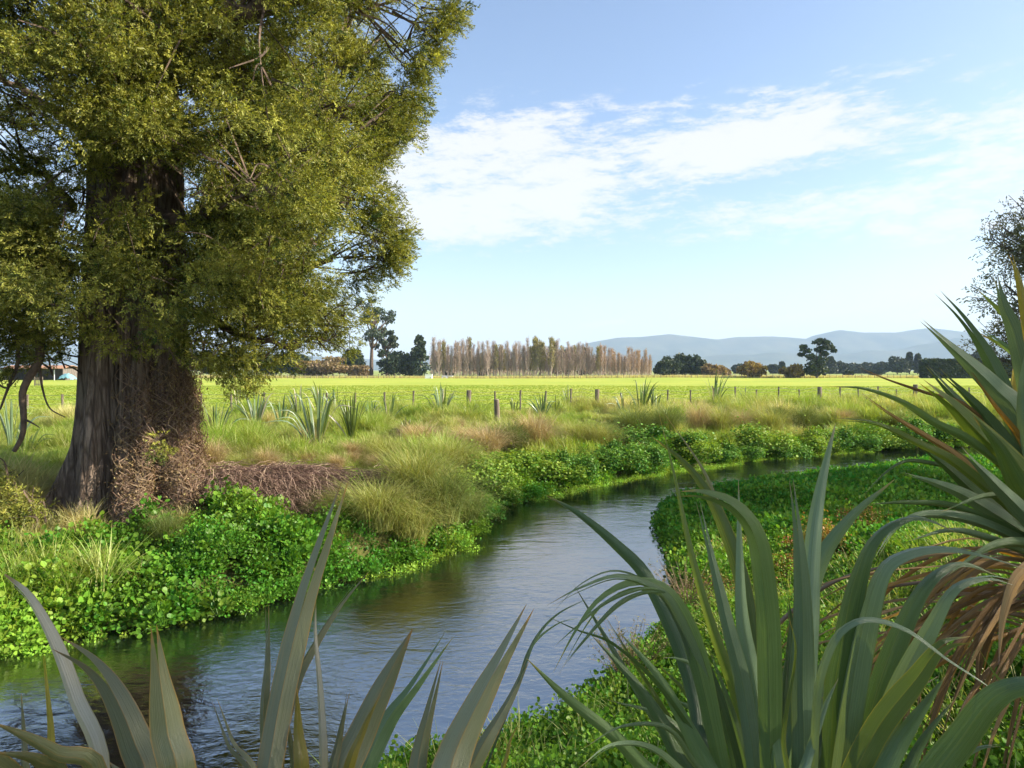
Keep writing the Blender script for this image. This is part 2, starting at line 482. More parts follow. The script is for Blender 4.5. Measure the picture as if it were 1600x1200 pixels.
# ================================================================== water
wx = np.arange(-62, 62.1, 1.); wy = np.arange(-10, 35, 1.)
WX, WY = np.meshgrid(wx, wy, indexing='ij'); a, b_ = WX.shape
I, J = np.meshgrid(np.arange(a - 1), np.arange(b_ - 1), indexing='ij')
WF = np.stack([I * b_ + J, (I + 1) * b_ + J, (I + 1) * b_ + J + 1, I * b_ + J + 1], -1).reshape(-1, 4)
m, t, out = new_mat('water')
geo = t.n('ShaderNodeNewGeometry'); pos = geo.outputs['Position']
b = t.n('ShaderNodeBsdfPrincipled'); b.inputs['Base Color'].default_value = (.004, .005, .005, 1); b.inputs['Roughness'].default_value = .04
b.inputs['IOR'].default_value = 3.8; b.inputs['Specular IOR Level'].default_value = .6
r1 = t.noise(t.mapping(pos, (1.1, 2.4, 1), (0, 0, math.radians(-40))), 1.3, 3, .55, .6)
r2 = t.noise(t.mapping(pos, (5, 9, 1), (0, 0, math.radians(-30))), 1.6, 4, .6, .8)
calm = t.ramp(t.noise(t.mapping(pos, (.22, .35, 1)), 1.3, 3, .5), .35, .7)
hgt = t.m('ADD', t.m('MULTIPLY', r1, .012), t.m('MULTIPLY', t.m('MULTIPLY', r2, .0046), t.m('MULTIPLY_ADD', calm, 1.0, .35)))
bp = t.n('ShaderNodeBump'); bp.inputs['Strength'].default_value = 1.; bp.inputs['Distance'].default_value = 1.
t.L.new(hgt, bp.inputs['Height']); t.L.new(bp.outputs[0], b.inputs['Normal'])
t.L.new(b.outputs[0], out.inputs[0])
tag(obj('water', make_mesh('water', np.stack([WX, WY, np.full_like(WX, WATER_Z)], -1).reshape(-1, 3), WF, m)), 'rippled stream winding between green banks', 'water', kind='structure')

# ================================================================== hills
rp = np.array([(-3000, 545), (-1500, 528), (-400, 520), (100, 535), (600, 562), (780, 552), (900, 540), (930, 533), (965, 527), (1000, 526), (1045, 521.5), (1085, 526), (1120, 530), (1150, 526), (1205, 525), (1260, 529), (1275, 523),
               (1310, 515), (1345, 519), (1400, 519), (1425, 515), (1450, 512), (1500, 518), (1560, 522), (1650, 519), (1800, 512), (2300, 520), (3200, 535), (4200, 550)], float)
hx = np.linspace(-7300, 7300, 560); hy = np.linspace(3600, 6800, 90)
HXg, HYg = np.meshgrid(hx, hy, indexing='ij')
crest = np.interp(800 + HXg / 5200 * FPX, rp[:, 0], rp[:, 1]); crest = (HZ - crest) / FPX * 5200
prof = np.exp(-((HYg - 5200) / 620.) ** 2)
spur = np.abs(fbm(HXg / 420, HYg / 700, 4) - .5) * 2
Zh = crest * prof * (1 - .55 * (1 - prof) * (1 - spur)) + 75 * (fbm(HXg / 150, HYg / 190, 5) - .5) * prof * (1 - prof) * 3.2
front = np.interp(HXg, [-7300, -800, 600, 900, 1400, 1900, 2300, 2900, 3600, 7300], [60, 20, 40, 75, 120, 90, 130, 170, 150, 140]) * np.exp(-((HYg - 4250) / 260.) ** 2) * (.55 + .9 * fbm(HXg / 380 + 9, HYg / 500, 3))
Zh = np.maximum(Zh, front) - 1.0
a, b_ = HXg.shape; I, J = np.meshgrid(np.arange(a - 1), np.arange(b_ - 1), indexing='ij')
HFc = np.stack([I * b_ + J, (I + 1) * b_ + J, (I + 1) * b_ + J + 1, I * b_ + J + 1], -1).reshape(-1, 4)
hm = plain_mat('hill', (.028, .038, .032), (.085, .085, .055), scale=.004, rough=1., spec=0.)
tag(obj('hills', make_mesh('hills', np.stack([HXg, HYg, Zh], -1).reshape(-1, 3), HFc, hm, smooth=True)), 'blue hazy range of hills along the horizon', 'hills', kind='structure')
# ================================================================== flax
def catmull(pts, n):
    pts = np.asarray(pts, float)
    seg = np.linalg.norm(np.diff(pts, axis=0), axis=1) ** .5
    k = np.concatenate([[0], np.cumsum(seg)])
    m = np.empty_like(pts)
    m[1:-1] = (pts[2:] - pts[:-2]) / (k[2:] - k[:-2])[:, None]
    m[0] = (pts[1] - pts[0]) / (k[1] - k[0]); m[-1] = (pts[-1] - pts[-2]) / (k[-1] - k[-2])
    tt = np.linspace(0, k[-1], n); i = np.clip(np.searchsorted(k, tt, side='right') - 1, 0, len(pts) - 2)
    h = (k[i + 1] - k[i])[:, None]; s = ((tt - k[i])[:, None]) / h
    return ((2 * s ** 3 - 3 * s ** 2 + 1) * pts[i] + (s ** 3 - 2 * s ** 2 + s) * h * m[i] + (-2 * s ** 3 + 3 * s ** 2) * pts[i + 1] + (s ** 3 - s ** 2) * h * m[i + 1])


def strap(C, W, face, roll0=0., twist=0., fold=.6, split=None, tip=1.4, base=.55, blunt=0., wig=0.):
    """one flax leaf: centre line C (n,3), greatest width W, FACE (n,3) roughly the way the blade looks.
    Returns V, F, UV (u across 0..1, v along)."""
    n = len(C); v = np.linspace(0, 1, n)
    T = norm(np.gradient(C, axis=0))
    S = norm(np.cross(T, face)); N = np.cross(S, T)
    a = roll0 + twist * v
    S, N = S * np.cos(a)[:, None] + N * np.sin(a)[:, None], N * np.cos(a)[:, None] - S * np.sin(a)[:, None]
    w = (base + (1 - base) * ss(v / .45)) * (1 - np.clip((v - .5) / .5, 0, 1) ** tip * (1 - blunt))
    w = np.maximum(W * w, W * .015)
    w = w * (1 + .035 * np.sin(v * 11 + W * 900) + .02 * np.sin(v * 29 + W * 2300))

    def half(us, off):
        V = []
        for u in us:
            V.append(C + S * ((u * .5) * w + off)[:, None] + N * (-fold * abs(u) * .5 * w)[:, None])
        V = np.stack(V, 1); k = len(us)
        i, j = np.meshgrid(np.arange(n - 1), np.arange(k - 1), indexing='ij')
        F = np.stack([i * k + j, i * k + j + 1, (i + 1) * k + j + 1, (i + 1) * k + j], -1).reshape(-1, 4)
        UV = np.stack([np.broadcast_to((np.array(us) + 1) / 2, (n, k)), np.broadcast_to(v[:, None], (n, k))], -1)
        return V.reshape(-1, 3), F, UV.reshape(-1, 2)
    if split is None:
        return half([-1, -.55, 0, .55, 1], np.zeros(n))
    s0, gap = split
    g = np.clip((v - s0) / (1 - s0), 0, 1) ** 1.3 * gap * W
    A = half([-1, -.5, 0], -g); B = half([0, .5, 1], g * .6)
    return np.concatenate([A[0], B[0]]), np.concatenate([A[1], B[1] + len(A[0])]), np.concatenate([A[2], B[2]])


def flax_mat(name, c_dark, c_light, c_edge, c_tip, trans=.22, edge_w=.06, tip_at=.93, spec=.65):
    m, t, out = new_mat(name)
    uv = t.n('ShaderNodeUVMap'); sx = t.n('ShaderNodeSeparateXYZ'); t.L.new(uv.outputs[0], sx.inputs[0]); u, v = sx.outputs[0], sx.outputs[1]
    oi = t.n('ShaderNodeObjectInfo'); rnd = oi.outputs['Random']
    cv = t.n('ShaderNodeCombineXYZ'); t.L.new(t.m('MULTIPLY', u, 52.), cv.inputs[0]); t.L.new(t.m('MULTIPLY', v, 3.), cv.inputs[1]); t.L.new(t.m('MULTIPLY', rnd, 60.), cv.inputs[2])
    lines = t.noise(cv.outputs[0], 1., 3, .6)
    cv2 = t.n('ShaderNodeCombineXYZ'); t.L.new(t.m('MULTIPLY', u, 3.), cv2.inputs[0]); t.L.new(t.m('MULTIPLY', v, 5.), cv2.inputs[1]); t.L.new(t.m('MULTIPLY', rnd, 90.), cv2.inputs[2])
    blot = t.noise(cv2.outputs[0], 1., 4, .6)
    col = t.mix(t.m('ADD', t.m('MULTIPLY', t.ramp(lines, .3, .7), .5), t.m('MULTIPLY', rnd, .5)), c_dark, c_light)
    col = t.mix(t.m('MULTIPLY', t.ramp(blot, .5, .8), .35), col, c_edge)
    d = t.m('ABSOLUTE', t.m('SUBTRACT', u, .5))
    col = t.mix(t.m('MULTIPLY', t.m('LESS_THAN', d, .022), .45), col, c_edge)
    col = t.mix(t.ramp(d, .5 - edge_w, .5), col, c_edge)
    # brown flecks and nicks
    sp = t.n('ShaderNodeTexVoronoi'); t.L.new(cv2.outputs[0], sp.inputs['Vector']); sp.inputs['Scale'].default_value = 7.
    col = t.mix(t.m('MULTIPLY', t.m('LESS_THAN', sp.outputs['Distance'], .085), .85), col, (.12, .07, .03))
    col = t.mix(t.ramp(t.m('ADD', v, t.m('MULTIPLY', t.m('SUBTRACT', blot, .5), .12)), tip_at, tip_at + .06), col, c_tip)
    hs = t.n('ShaderNodeHueSaturation'); t.L.new(col, hs.inputs['Color']); t.L.new(t.m('MULTIPLY_ADD', rnd, .5, .75), hs.inputs['Value']); col = hs.outputs[0]
    b = t.n('ShaderNodeBsdfPrincipled'); t.L.new(col, b.inputs['Base Color']); b.inputs['Roughness'].default_value = .32; b.inputs['Specular IOR Level'].default_value = spec
    bp = t.n('ShaderNodeBump'); bp.inputs['Strength'].default_value = .7; bp.inputs['Distance'].default_value = .004
    t.L.new(lines, bp.inputs['Height']); t.L.new(bp.outputs[0], b.inputs['Normal'])
    tr = t.n('ShaderNodeBsdfTranslucent'); t.L.new(t.mix(1., col, (1.5, 1.4, .5, 1), 'MULTIPLY'), tr.inputs[0])
    mx = t.n('ShaderNodeMixShader'); mx.inputs[0].default_value = trans; t.L.new(b.outputs[0], mx.inputs[1]); t.L.new(tr.outputs[0], mx.inputs[2])
    t.L.new(mx.outputs[0], out.inputs[0]); return m


M_FOLIVE = flax_mat('flax_olive', (.12, .135, .055), (.215, .22, .12), (.34, .20, .045), (.38, .20, .04))
M_FYELL = flax_mat('flax_yellow', (.23, .20, .030), (.32, .27, .05), (.40, .25, .03), (.40, .22, .03), trans=.4)
M_FPALE = flax_mat('flax_pale', (.30, .27, .20), (.42, .38, .30), (.30, .24, .12), (.30, .20, .08))
M_FGREEN = flax_mat('flax_green', (.050, .115, .028), (.14, .21, .075), (.14, .19, .05), (.30, .24, .05))
M_FLIME = flax_mat('flax_lime', (.075, .125, .022), (.13, .185, .04), (.26, .25, .04), (.36, .26, .05), trans=.4)
M_FGREY = flax_mat('flax_grey', (.085, .15, .070), (.20, .275, .16), (.14, .19, .06), (.32, .26, .14))
M_FDEAD = flax_mat('flax_dead', (.17, .092, .032), (.44, .265, .105), (.16, .10, .06), (.20, .13, .08), trans=.1, spec=.12)
M_FORANGE = flax_mat('flax_orange', (.42, .20, .03), (.50, .27, .04), (.30, .14, .03), (.25, .13, .06), trans=.35)
FM = dict(o=M_FOLIVE, y=M_FYELL, p=M_FPALE, g=M_FGREEN, l=M_FLIME, b=M_FGREY, d=M_FDEAD, r=M_FORANGE)
CAMV = np.array([0, 0, CAMZ])


def px_leaf(root, base, pts, d0, d1, wpx, mat, nm='leaf', toward=None, nseg=30, **kw):
    """a leaf of a flax plant: from the plant's base through points traced at depths d0..d1; wpx its width in photo pixels"""
    pts = np.array(pts, float)
    L = np.concatenate([[0], np.cumsum(np.linalg.norm(np.diff(pts, axis=0), axis=1))]); L /= L[-1]
    W3 = [P(x, y, d0 + (d1 - d0) * l) for (x, y), l in zip(pts, L)]
    C = catmull([base] + W3, nseg)
    face = norm(CAMV - C)
    if 'split' not in kw and rl.random() < .45: kw = dict(kw, split=(rl.uniform(.80, .93), rl.uniform(.06, .16)))
    W = wpx / FPX * min(d0, d0 * .6 + d1 * .4) * .76
    V, F, UV = strap(C, W, face, **kw)
    o = root.matrix_world.translation if False else np.array(root.location)
    return obj(nm, make_mesh(nm, V - o, F, FM[mat], uv=UV, smooth=True), root)


rl = random.Random(4)
# ---- olive flax, lower left (two plants at the camera's feet)
bA = np.array([-.98, 1.62, .45]); fa = thing('flax_plant', 'broad olive flax at the lower left, with a twisted pale grey leaf', 'flax', bA, 'flax plants')
bB = np.array([-.52, 1.72, .40]); fb = thing('flax_plant', 'olive flax in front of the stream, its tallest split leaf crossing the far bank', 'flax', bB, 'flax plants')


def jb(b, s=.06):
    return b + np.array([rl.uniform(-s, s), rl.uniform(-s, s), rl.uniform(-.02, .02)])


A = [  # points (base side first), depth base, depth tip, width px, material, options
    ([(155, 1230), (112, 1090), (78, 1000), (42, 935), (6, 900)], 1.55, 1.75, 40, 'p', dict(roll0=.5, twist=.5, fold=.55, tip=3., blunt=.2)),
    ([(90, 1230), (78, 1120), (68, 1020)], 1.62, 1.65, 17, 'y', dict(fold=.6)),
    ([(150, 1225), (85, 1178), (35, 1150), (-14, 1128)], 1.5, 1.35, 44, 'o', dict(roll0=.5, fold=.5)),
    ([(232, 1250), (208, 1155), (175, 1080), (140, 1035), (90, 1002)], 1.5, 1.62, 66, 'o', dict(split=(.72, .26), roll0=.1)),
    ([(272, 1250), (261, 1140), (250, 1060), (241, 976)], 1.45, 1.5, 74, 'o', dict(split=(.86, .09), tip=1.7)),
    ([(392, 1240), (360, 1160), (336, 1092)], 1.6, 1.7, 24, 'o', dict(split=(.6, .28))),
    ([(42, 1240), (36, 1150), (33, 1082)], 1.6, 1.65, 20, 'o', dict(roll0=.6)),
    ([(165, 1240), (152, 1165), (128, 1130)], 1.6, 1.7, 24, 'p', dict(roll0=-.4)),
    ([(100, 1240), (60, 1190), (-10, 1175)], 1.5, 1.3, 40, 'o', dict(roll0=.3)),
    ([(205, 1260), (190, 1215), (170, 1190)], 1.6, 1.7, 40, 'o', dict(roll0=.2)),
    ([(305, 1260), (310, 1220), (300, 1180)], 1.55, 1.6, 20, 'o', dict(roll0=.9)),
    ([(-20, 1240), (-60, 1100), (-120, 980)], 1.6, 1.7, 60, 'o', dict(roll0=.2)),
    ([(30, 1260), (-40, 1180), (-150, 1150)], 1.6, 1.4, 60, 'o', dict(roll0=.4)),
]
for pts, d0, d1, wp, mt, kw in A:
    px_leaf(fa, jb(bA), pts, d0, d1, wp, mt, **kw)
B = [
    ([(418, 1260), (428, 1150), (452, 1030), (478, 930), (508, 842), (541, 750)], 1.6, 1.95, 56, 'o', dict(split=(.66, .16), roll0=.15, tip=2.2)),
    ([(428, 1230), (452, 1085), (488, 1010), (530, 945), (578, 888)], 1.65, 1.9, 34, 'o', dict(roll0=.45, twist=.5, fold=.6, split=(.8, .25))),
    ([(412, 1150), (417, 1030), (418, 945)], 1.75, 1.85, 24, 'o', dict(roll0=.5, split=(.82, .2))),
    ([(503, 1240), (500, 1100), (492, 990), (493, 938)], 1.7, 1.8, 20, 'p', dict(roll0=.6)),
    ([(472, 1240), (466, 1140), (464, 1072)], 1.6, 1.65, 36, 'y', dict(fold=.6)),
    ([(512, 1250), (528, 1160), (545, 1080)], 1.6, 1.65, 28, 'o', dict(roll0=.35)),
    ([(522, 1260), (568, 1140), (608, 1055), (645, 982)], 1.6, 1.75, 66, 'o', dict(tip=1.9)),
    ([(556, 1250), (600, 1135), (648, 1070), (705, 990)], 1.7, 1.9, 46, 'g', dict(split=(.75, .3), roll0=.2)),
    ([(635, 1260), (660, 1155), (691, 1032)], 1.65, 1.75, 44, 'o', dict(tip=1.7)),
    ([(680, 1260), (718, 1160), (770, 1055), (830, 948)], 1.6, 1.8, 76, 'o', dict(tip=1.8)),
    ([(735, 1200), (795, 1095), (826, 1030)], 1.75, 1.9, 36, 'o', dict(roll0=.3)),
    ([(538, 1230), (568, 1140), (595, 1084)], 1.52, 1.55, 26, 'y', dict(fold=.6)),
    ([(462, 1260), (455, 1180), (440, 1090)], 1.7, 1.75, 30, 'o', dict(roll0=.7)),
    ([(770, 1230), (800, 1150), (815, 1125)], 1.75, 1.8, 12, 'y', dict(fold=.6)),
    ([(578, 1260), (582, 1180), (588, 1120)], 1.75, 1.8, 16, 'y', dict(fold=.6)),
    ([(812, 1060), (835, 1000), (870, 960), (925, 932)], 1.9, 2.2, 8, 'g', dict(roll0=.4)),
    ([(806, 1075), (830, 1010), (870, 975), (905, 965)], 1.9, 2.2, 7, 'g', dict(roll0=.4)),
]
for pts, d0, d1, wp, mt, kw in B:
    px_leaf(fb, jb(bB, .05) if pts[0][1] > 1100 else P(740, 1250, 1.8), pts, d0, d1, wp, mt, **kw)

# ---- large green flax, right of centre
bC = np.array([.72, 1.98, .42]); fc = thing('flax_plant', 'large green flax right of centre with long blades arching over both sides', 'flax', bC, 'flax plants')
Cl = [
    ([(1110, 1270), (1076, 1060), (1012, 908), (962, 852), (902, 802), (853, 774)], 2.0, 2.5, 42, 'g', dict(roll0=.25, tip=2.)),
    ([(1140, 1260), (1118, 1160), (1092, 1045), (1062, 962), (1030, 922), (985, 917), (938, 942), (902, 990), (868, 1052)], 1.95, 1.75, 50, 'g', dict(twist=.7, split=(.62, .22), tip=1.1)),
    ([(1135, 1260), (1100, 1070), (1050, 950), (1020, 920), (965, 903), (905, 922), (855, 948)], 2., 1.7, 30, 'b', dict(roll0=.7, split=(.75, .2))),
    ([(1120, 1200), (1080, 1040), (1040, 945), (1000, 905), (955, 893), (905, 915), (862, 960)], 2., 1.7, 15, 'b', dict(roll0=.9, tip=1.1)),
    ([(1120, 1230), (1040, 1090), (960, 1010), (900, 985), (848, 960)], 2., 1.8, 22, 'g', dict(roll0=.8, twist=.5)),
    ([(1090, 1260), (1012, 1205), (958, 1150), (882, 1088), (822, 1028)], 1.85, 1.75, 36, 'g', dict(tip=1.8, roll0=.2)),
    ([(1120, 1250), (1068, 1200), (1030, 1122), (984, 1058), (922, 990)], 1.95, 2.1, 40, 'g', dict(roll0=.15)),
    ([(1140, 1260), (1107, 1200), (1076, 1140), (1028, 1056), (966, 986)], 1.9, 2.0, 44, 'g', dict(roll0=-.1)),
    ([(1130, 1260), (1080, 1190), (1041, 1139), (972, 1136), (911, 1170)], 1.8, 1.5, 20, 'b', dict(roll0=.7)),
    ([(1100, 1260), (1050, 1196), (1007, 1167), (953, 1167), (905, 1202)], 1.75, 1.4, 26, 'b', dict(roll0=.7)),
    ([(1190, 1250), (1154, 1107), (1107, 967), (1079, 864), (1051, 733), (1028, 640)], 1.95, 2.2, 30, 'l', dict(roll0=.45, tip=.9, fold=.5)),
    ([(1198, 1260), (1187, 1130), (1173, 1013), (1154, 901), (1121, 806), (1093, 755), (1061, 717), (1018, 682)], 2.05, 2.35, 46, 'l', dict(roll0=.3, twist=.3, tip=1.9)),
    ([(1195, 1260), (1160, 900), (1112, 766), (1089, 719), (1037, 645)], 2.1, 2.4, 18, 'o', dict(roll0=.5)),
    ([(1205, 1260), (1200, 1000), (1192, 905), (1177, 832), (1143, 790), (1096, 772), (1062, 771)], 1.85, 1.65, 56, 'g', dict(roll0=-.1, twist=.5, tip=2.)),
    ([(1182, 1250), (1163, 1083), (1135, 967), (1107, 850), (1091, 783)], 1.9, 2.0, 42, 'b', dict(tip=1.3)),
    ([(1200, 1250), (1182, 1083), (1161, 967), (1156, 850), (1154, 750)], 1.95, 2.05, 42, 'b', dict(tip=1.2, roll0=-.2)),
    ([(1245, 1260), (1256, 1100), (1263, 960), (1268, 864), (1276, 794), (1290, 724), (1306, 660)], 1.95, 2.2, 50, 'b', dict(tip=1.8, roll0=.1)),
    ([(1250, 1260), (1254, 1060), (1254, 939), (1247, 836), (1237, 748)], 1.8, 1.85, 56, 'b', dict(tip=1.4, split=(.85, .1))),
    ([(1236, 1260), (1250, 1050), (1266, 930), (1290, 864), (1336, 803), (1399, 748)], 2.05, 2.4, 50, 'g', dict(tip=1.8, roll0=-.2)),
    ([(1290, 1260), (1302, 1090), (1316, 1000), (1332, 920), (1357, 852), (1392, 818), (1440, 808), (1500, 835)], 1.95, 1.8, 62, 'g', dict(tip=1.1, roll0=.0, twist=.9)),
    ([(1305, 1250), (1330, 1080), (1350, 970), (1377, 890), (1412, 864), (1462, 855), (1522, 862), (1606, 888)], 1.9, 1.75, 60, 'b', dict(tip=1.0, twist=1.0)),
    ([(1320, 1260), (1370, 1080), (1412, 970), (1452, 905), (1502, 880), (1560, 900)], 1.95, 1.95, 54, 'g', dict(tip=1.3, twist=.6)),
    ([(1335, 1260), (1400, 1080), (1452, 980), (1492, 918), (1545, 902), (1585, 912)], 1.85, 1.8, 52, 'b', dict(tip=1.2, twist=.6)),
    ([(1265, 1260), (1275, 1080), (1300, 1000), (1332, 971), (1368, 966), (1422, 985), (1482, 1030), (1542, 1070), (1584, 1104)], 1.8, 1.6, 26, 'b', dict(roll0=.5, twist=.5, tip=1.0)),
    ([(1310, 1260), (1370, 1140), (1432, 1060), (1472, 1010), (1520, 1000)], 1.8, 1.75, 58, 'l', dict(tip=2.)),
    ([(1350, 1260), (1412, 1150), (1450, 1095), (1480, 1052)], 1.75, 1.8, 46, 'g', {}),
    ([(1390, 1260), (1440, 1160), (1492, 1092)], 1.8, 1.85, 34, 'g', {}),
    ([(1400, 1280), (1490, 1170), (1560, 1085), (1640, 1072), (1720, 1120)], 1.7, 1.5, 66, 'g', dict(tip=2.)),
    ([(1440, 1260), (1490, 1190), (1530, 1168), (1562, 1165)], 1.8, 1.7, 30, 'b', dict(roll0=.5)),
    ([(1290, 1250), (1325, 1060), (1352, 1000), (1380, 984)], 2.1, 2.1, 32, 'b', dict(tip=2.)),
    ([(1215, 1260), (1222, 1100), (1236, 1000), (1230, 930)], 2.2, 2.3, 44, 'g', dict(roll0=.5)),
    ([(1230, 1260), (1222, 1150), (1242, 1020), (1233, 965)], 1.75, 1.75, 18, 'l', dict(roll0=.8)),
    ([(1160, 1260), (1130, 1120), (1090, 1010), (1068, 960)], 2.15, 2.3, 40, 'g', dict(roll0=.6)),
    ([(1280, 1260), (1290, 1120), (1330, 1010), (1350, 960)], 2.2, 2.3, 52, 'g', dict(roll0=.6)),
    ([(1150, 1260), (1110, 1180), (1075, 1090), (1030, 1040)], 2.15, 2.4, 34, 'l', dict(roll0=.5)),
    ([(1330, 1260), (1380, 1170), (1400, 1080), (1440, 1040)], 2.2, 2.4, 44, 'g', dict(roll0=.5)),
    ([(1110, 1180), (1085, 1050), (1058, 1030), (1035, 1028)], 2.1, 2., 22, 'b', dict(roll0=.6)),
    ([(1180, 1260), (1150, 1180), (1100, 1110), (1075, 1000)], 2.2, 2.3, 26, 'l', dict(roll0=.7)),
    ([(1240, 1260), (1262, 1180), (1290, 1100), (1310, 1060)], 1.75, 1.8, 30, 'b', dict(roll0=.3)),
    ([(1220, 1260), (1205, 1150), (1200, 1080), (1215, 990)], 1.8, 1.85, 40, 'g', dict(roll0=.5)),
    ([(1000, 928), (960, 950), (905, 1010), (882, 1040)], 1.7, 1.6, 12, 'g', dict(roll0=.2, tip=1.)),
    ([(1005, 920), (950, 940), (900, 980), (866, 1010)], 1.7, 1.6, 9, 'g', dict(roll0=.2, tip=1.)),
]
for pts, d0, d1, wp, mt, kw in Cl:
    b0 = jb(bC, .09) if pts[0][1] > 1100 else P(1040, 925, 1.75)
    px_leaf(fc, b0, pts, d0, d1, wp * .86, mt, nseg=36, **kw)

# ---- tall flax at the right edge with a skirt of dead leaves
for i in range(16):   # younger inner blades that fill the heart of the plant
    a_ = rl.uniform(-1, 1); x0 = 1195 + a_ * 90; x1 = 1195 + a_ * 330 + rl.uniform(-40, 40); y1 = rl.uniform(905, 1110); dd_ = rl.uniform(2.0, 2.35)
    px_leaf(fc, jb(bC, .09), [(x0, 1260), (x0 * .6 + x1 * .4, 1130), (x1, y1)], dd_, dd_ + .1, rl.uniform(18, 34), rl.choice('ggbgl'), roll0=rl.uniform(-.6, .9))
bD = np.array([2.62, 3.15, 1.30]); fd = thing('flax_plant', 'tall flax at the right edge with yellow tipped blades above a dead brown skirt', 'flax', bD, 'flax plants')
Dl = [
    ([(1625, 830), (1583, 663), (1560, 593), (1533, 540), (1500, 493), (1466, 456)], 3.0, 3.1, 36, 'g', dict(roll0=.2, tip=1.4, split=(.8, .2))),
    ([(1640, 800), (1590, 648), (1560, 612), (1517, 570), (1480, 537), (1440, 500)], 3.0, 2.9, 44, 'b', dict(tip=1.3)),
    ([(1645, 800), (1612, 640), (1585, 523), (1568, 480), (1556, 430)], 3.1, 3.1, 46, 'b', dict(tip=1.6, roll0=.3)),
    ([(1655, 760), (1612, 540), (1592, 440), (1579, 396)], 3.0, 3.0, 28, 'y', dict(fold=.6, tip=1.5)),
    ([(1650, 700), (1600, 530), (1560, 485), (1527, 452)], 3.2, 3.4, 24, 'l', dict(roll0=.4)),
    ([(1660, 700), (1610, 580), (1575, 545), (1528, 512)], 3.2, 3.4, 26, 'g', dict(roll0=.2)),
    ([(1640, 780), (1592, 684), (1553, 633), (1511, 571)], 2.95, 2.95, 15, 'r', dict(roll0=.4)),
    ([(1650, 815), (1585, 731), (1533, 680), (1487, 633), (1440, 595)], 2.9, 2.7, 52, 'l', dict(tip=1.5, roll0=.1)),
    ([(1640, 780), (1590, 720), (1530, 640), (1465, 576)], 3.0, 3., 36, 'g', dict(roll0=.35)),
    ([(1640, 790), (1570, 712), (1517, 648), (1483, 610), (1448, 571)], 3.1, 3.1, 32, 'g', dict(roll0=-.3)),
    ([(1640, 790), (1517, 693), (1460, 663), (1410, 630), (1350, 608), (1296, 604)], 2.95, 2.6, 22, 'g', dict(roll0=.6, tip=1.2)),
    ([(1640, 830), (1500, 717), (1443, 680), (1390, 647), (1342, 612)], 2.9, 2.6, 15, 'd', dict(roll0=.4)),
    ([(1640, 850), (1500, 730), (1433, 693), (1367, 662), (1296, 654)], 2.85, 2.45, 24, 'l', dict(roll0=.5, tip=1.1)),
    ([(1630, 770), (1517, 640), (1443, 613), (1383, 592), (1335, 571)], 3.1, 2.9, 9, 'd', dict(roll0=.4)),
    ([(1640, 850), (1533, 777), (1483, 733), (1430, 690)], 2.9, 2.7, 34, 'g', dict(roll0=.2)),
    ([(1640, 860), (1517, 780), (1467, 757), (1414, 740)], 2.9, 2.7, 32, 'b', dict(roll0=.2)),
    ([(1640, 800), (1500, 738), (1440, 722), (1410, 723), (1383, 740), (1347, 776)], 3., 2.7, 12, 'g', dict(roll0=.6)),
    ([(1640, 860), (1500, 796), (1420, 786), (1358, 788)], 2.9, 2.6, 20, 'g', dict(roll0=.6)),
    ([(1640, 870), (1560, 830), (1500, 810), (1440, 806), (1400, 826), (1368, 872)], 2.9, 2.5, 26, 'b', dict(roll0=.5)),
    ([(1640, 880), (1530, 838), (1480, 830), (1418, 846)], 2.85, 2.6, 20, 'b', dict(roll0=.6)),
    ([(1650, 840), (1590, 760), (1560, 700), (1520, 650)], 2.8, 2.6, 44, 'g', dict(roll0=.3)),
    ([(1650, 850), (1600, 800), (1560, 760), (1500, 700)], 2.75, 2.5, 40, 'b', dict(roll0=-.2)),
    ([(1660, 860), (1610, 690), (1600, 600), (1612, 520)], 2.9, 2.9, 48, 'b', dict(roll0=.3)),
    ([(1670, 860), (1640, 700), (1640, 560), (1660, 450)], 2.9, 3., 52, 'g', dict(roll0=.3)),
    ([(1690, 860), (1720, 700), (1760, 560), (1820, 480)], 2.9, 3., 52, 'g', {}),
    ([(1690, 860), (1780, 720), (1880, 640), (2000, 640)], 2.9, 2.9, 52, 'g', {}),
    ([(1690, 870), (1800, 800), (1920, 800), (2020, 870)], 2.9, 2.7, 48, 'b', {}),
    ([(1650, 860), (1585, 850), (1540, 860), (1480, 900)], 2.8, 2.5, 26, 'g', dict(roll0=.6)),
    ([(1650, 860), (1595, 900), (1570, 960), (1560, 1040)], 2.8, 2.6, 26, 'd', dict(roll0=.4)),
    ([(1650, 870), (1590, 790), (1545, 775), (1470, 800)], 2.8, 2.6, 22, 'g', dict(roll0=.5)),
    ([(1620, 1130), (1598, 1090), (1560, 1060), (1528, 1012)], 2.3, 2.2, 9, 'l', {}),
    ([(1650, 850), (1610, 620), (1590, 560), (1530, 520)], 3.3, 3.4, 30, 'l', dict(roll0=.4)),
    ([(1650, 850), (1605, 720), (1580, 640), (1590, 540)], 3.2, 3.3, 34, 'y', dict(roll0=.5)),
]
for pts, d0, d1, wp, mt, kw in Dl:
    b0 = bD + np.array([rl.uniform(-.08, .08), rl.uniform(-.1, .1), rl.uniform(-.1, .1)])
    px_leaf(fd, b0, pts, d0, d1, wp, mt, nm='dead_leaf' if mt == 'd' else 'leaf', nseg=30, **kw)
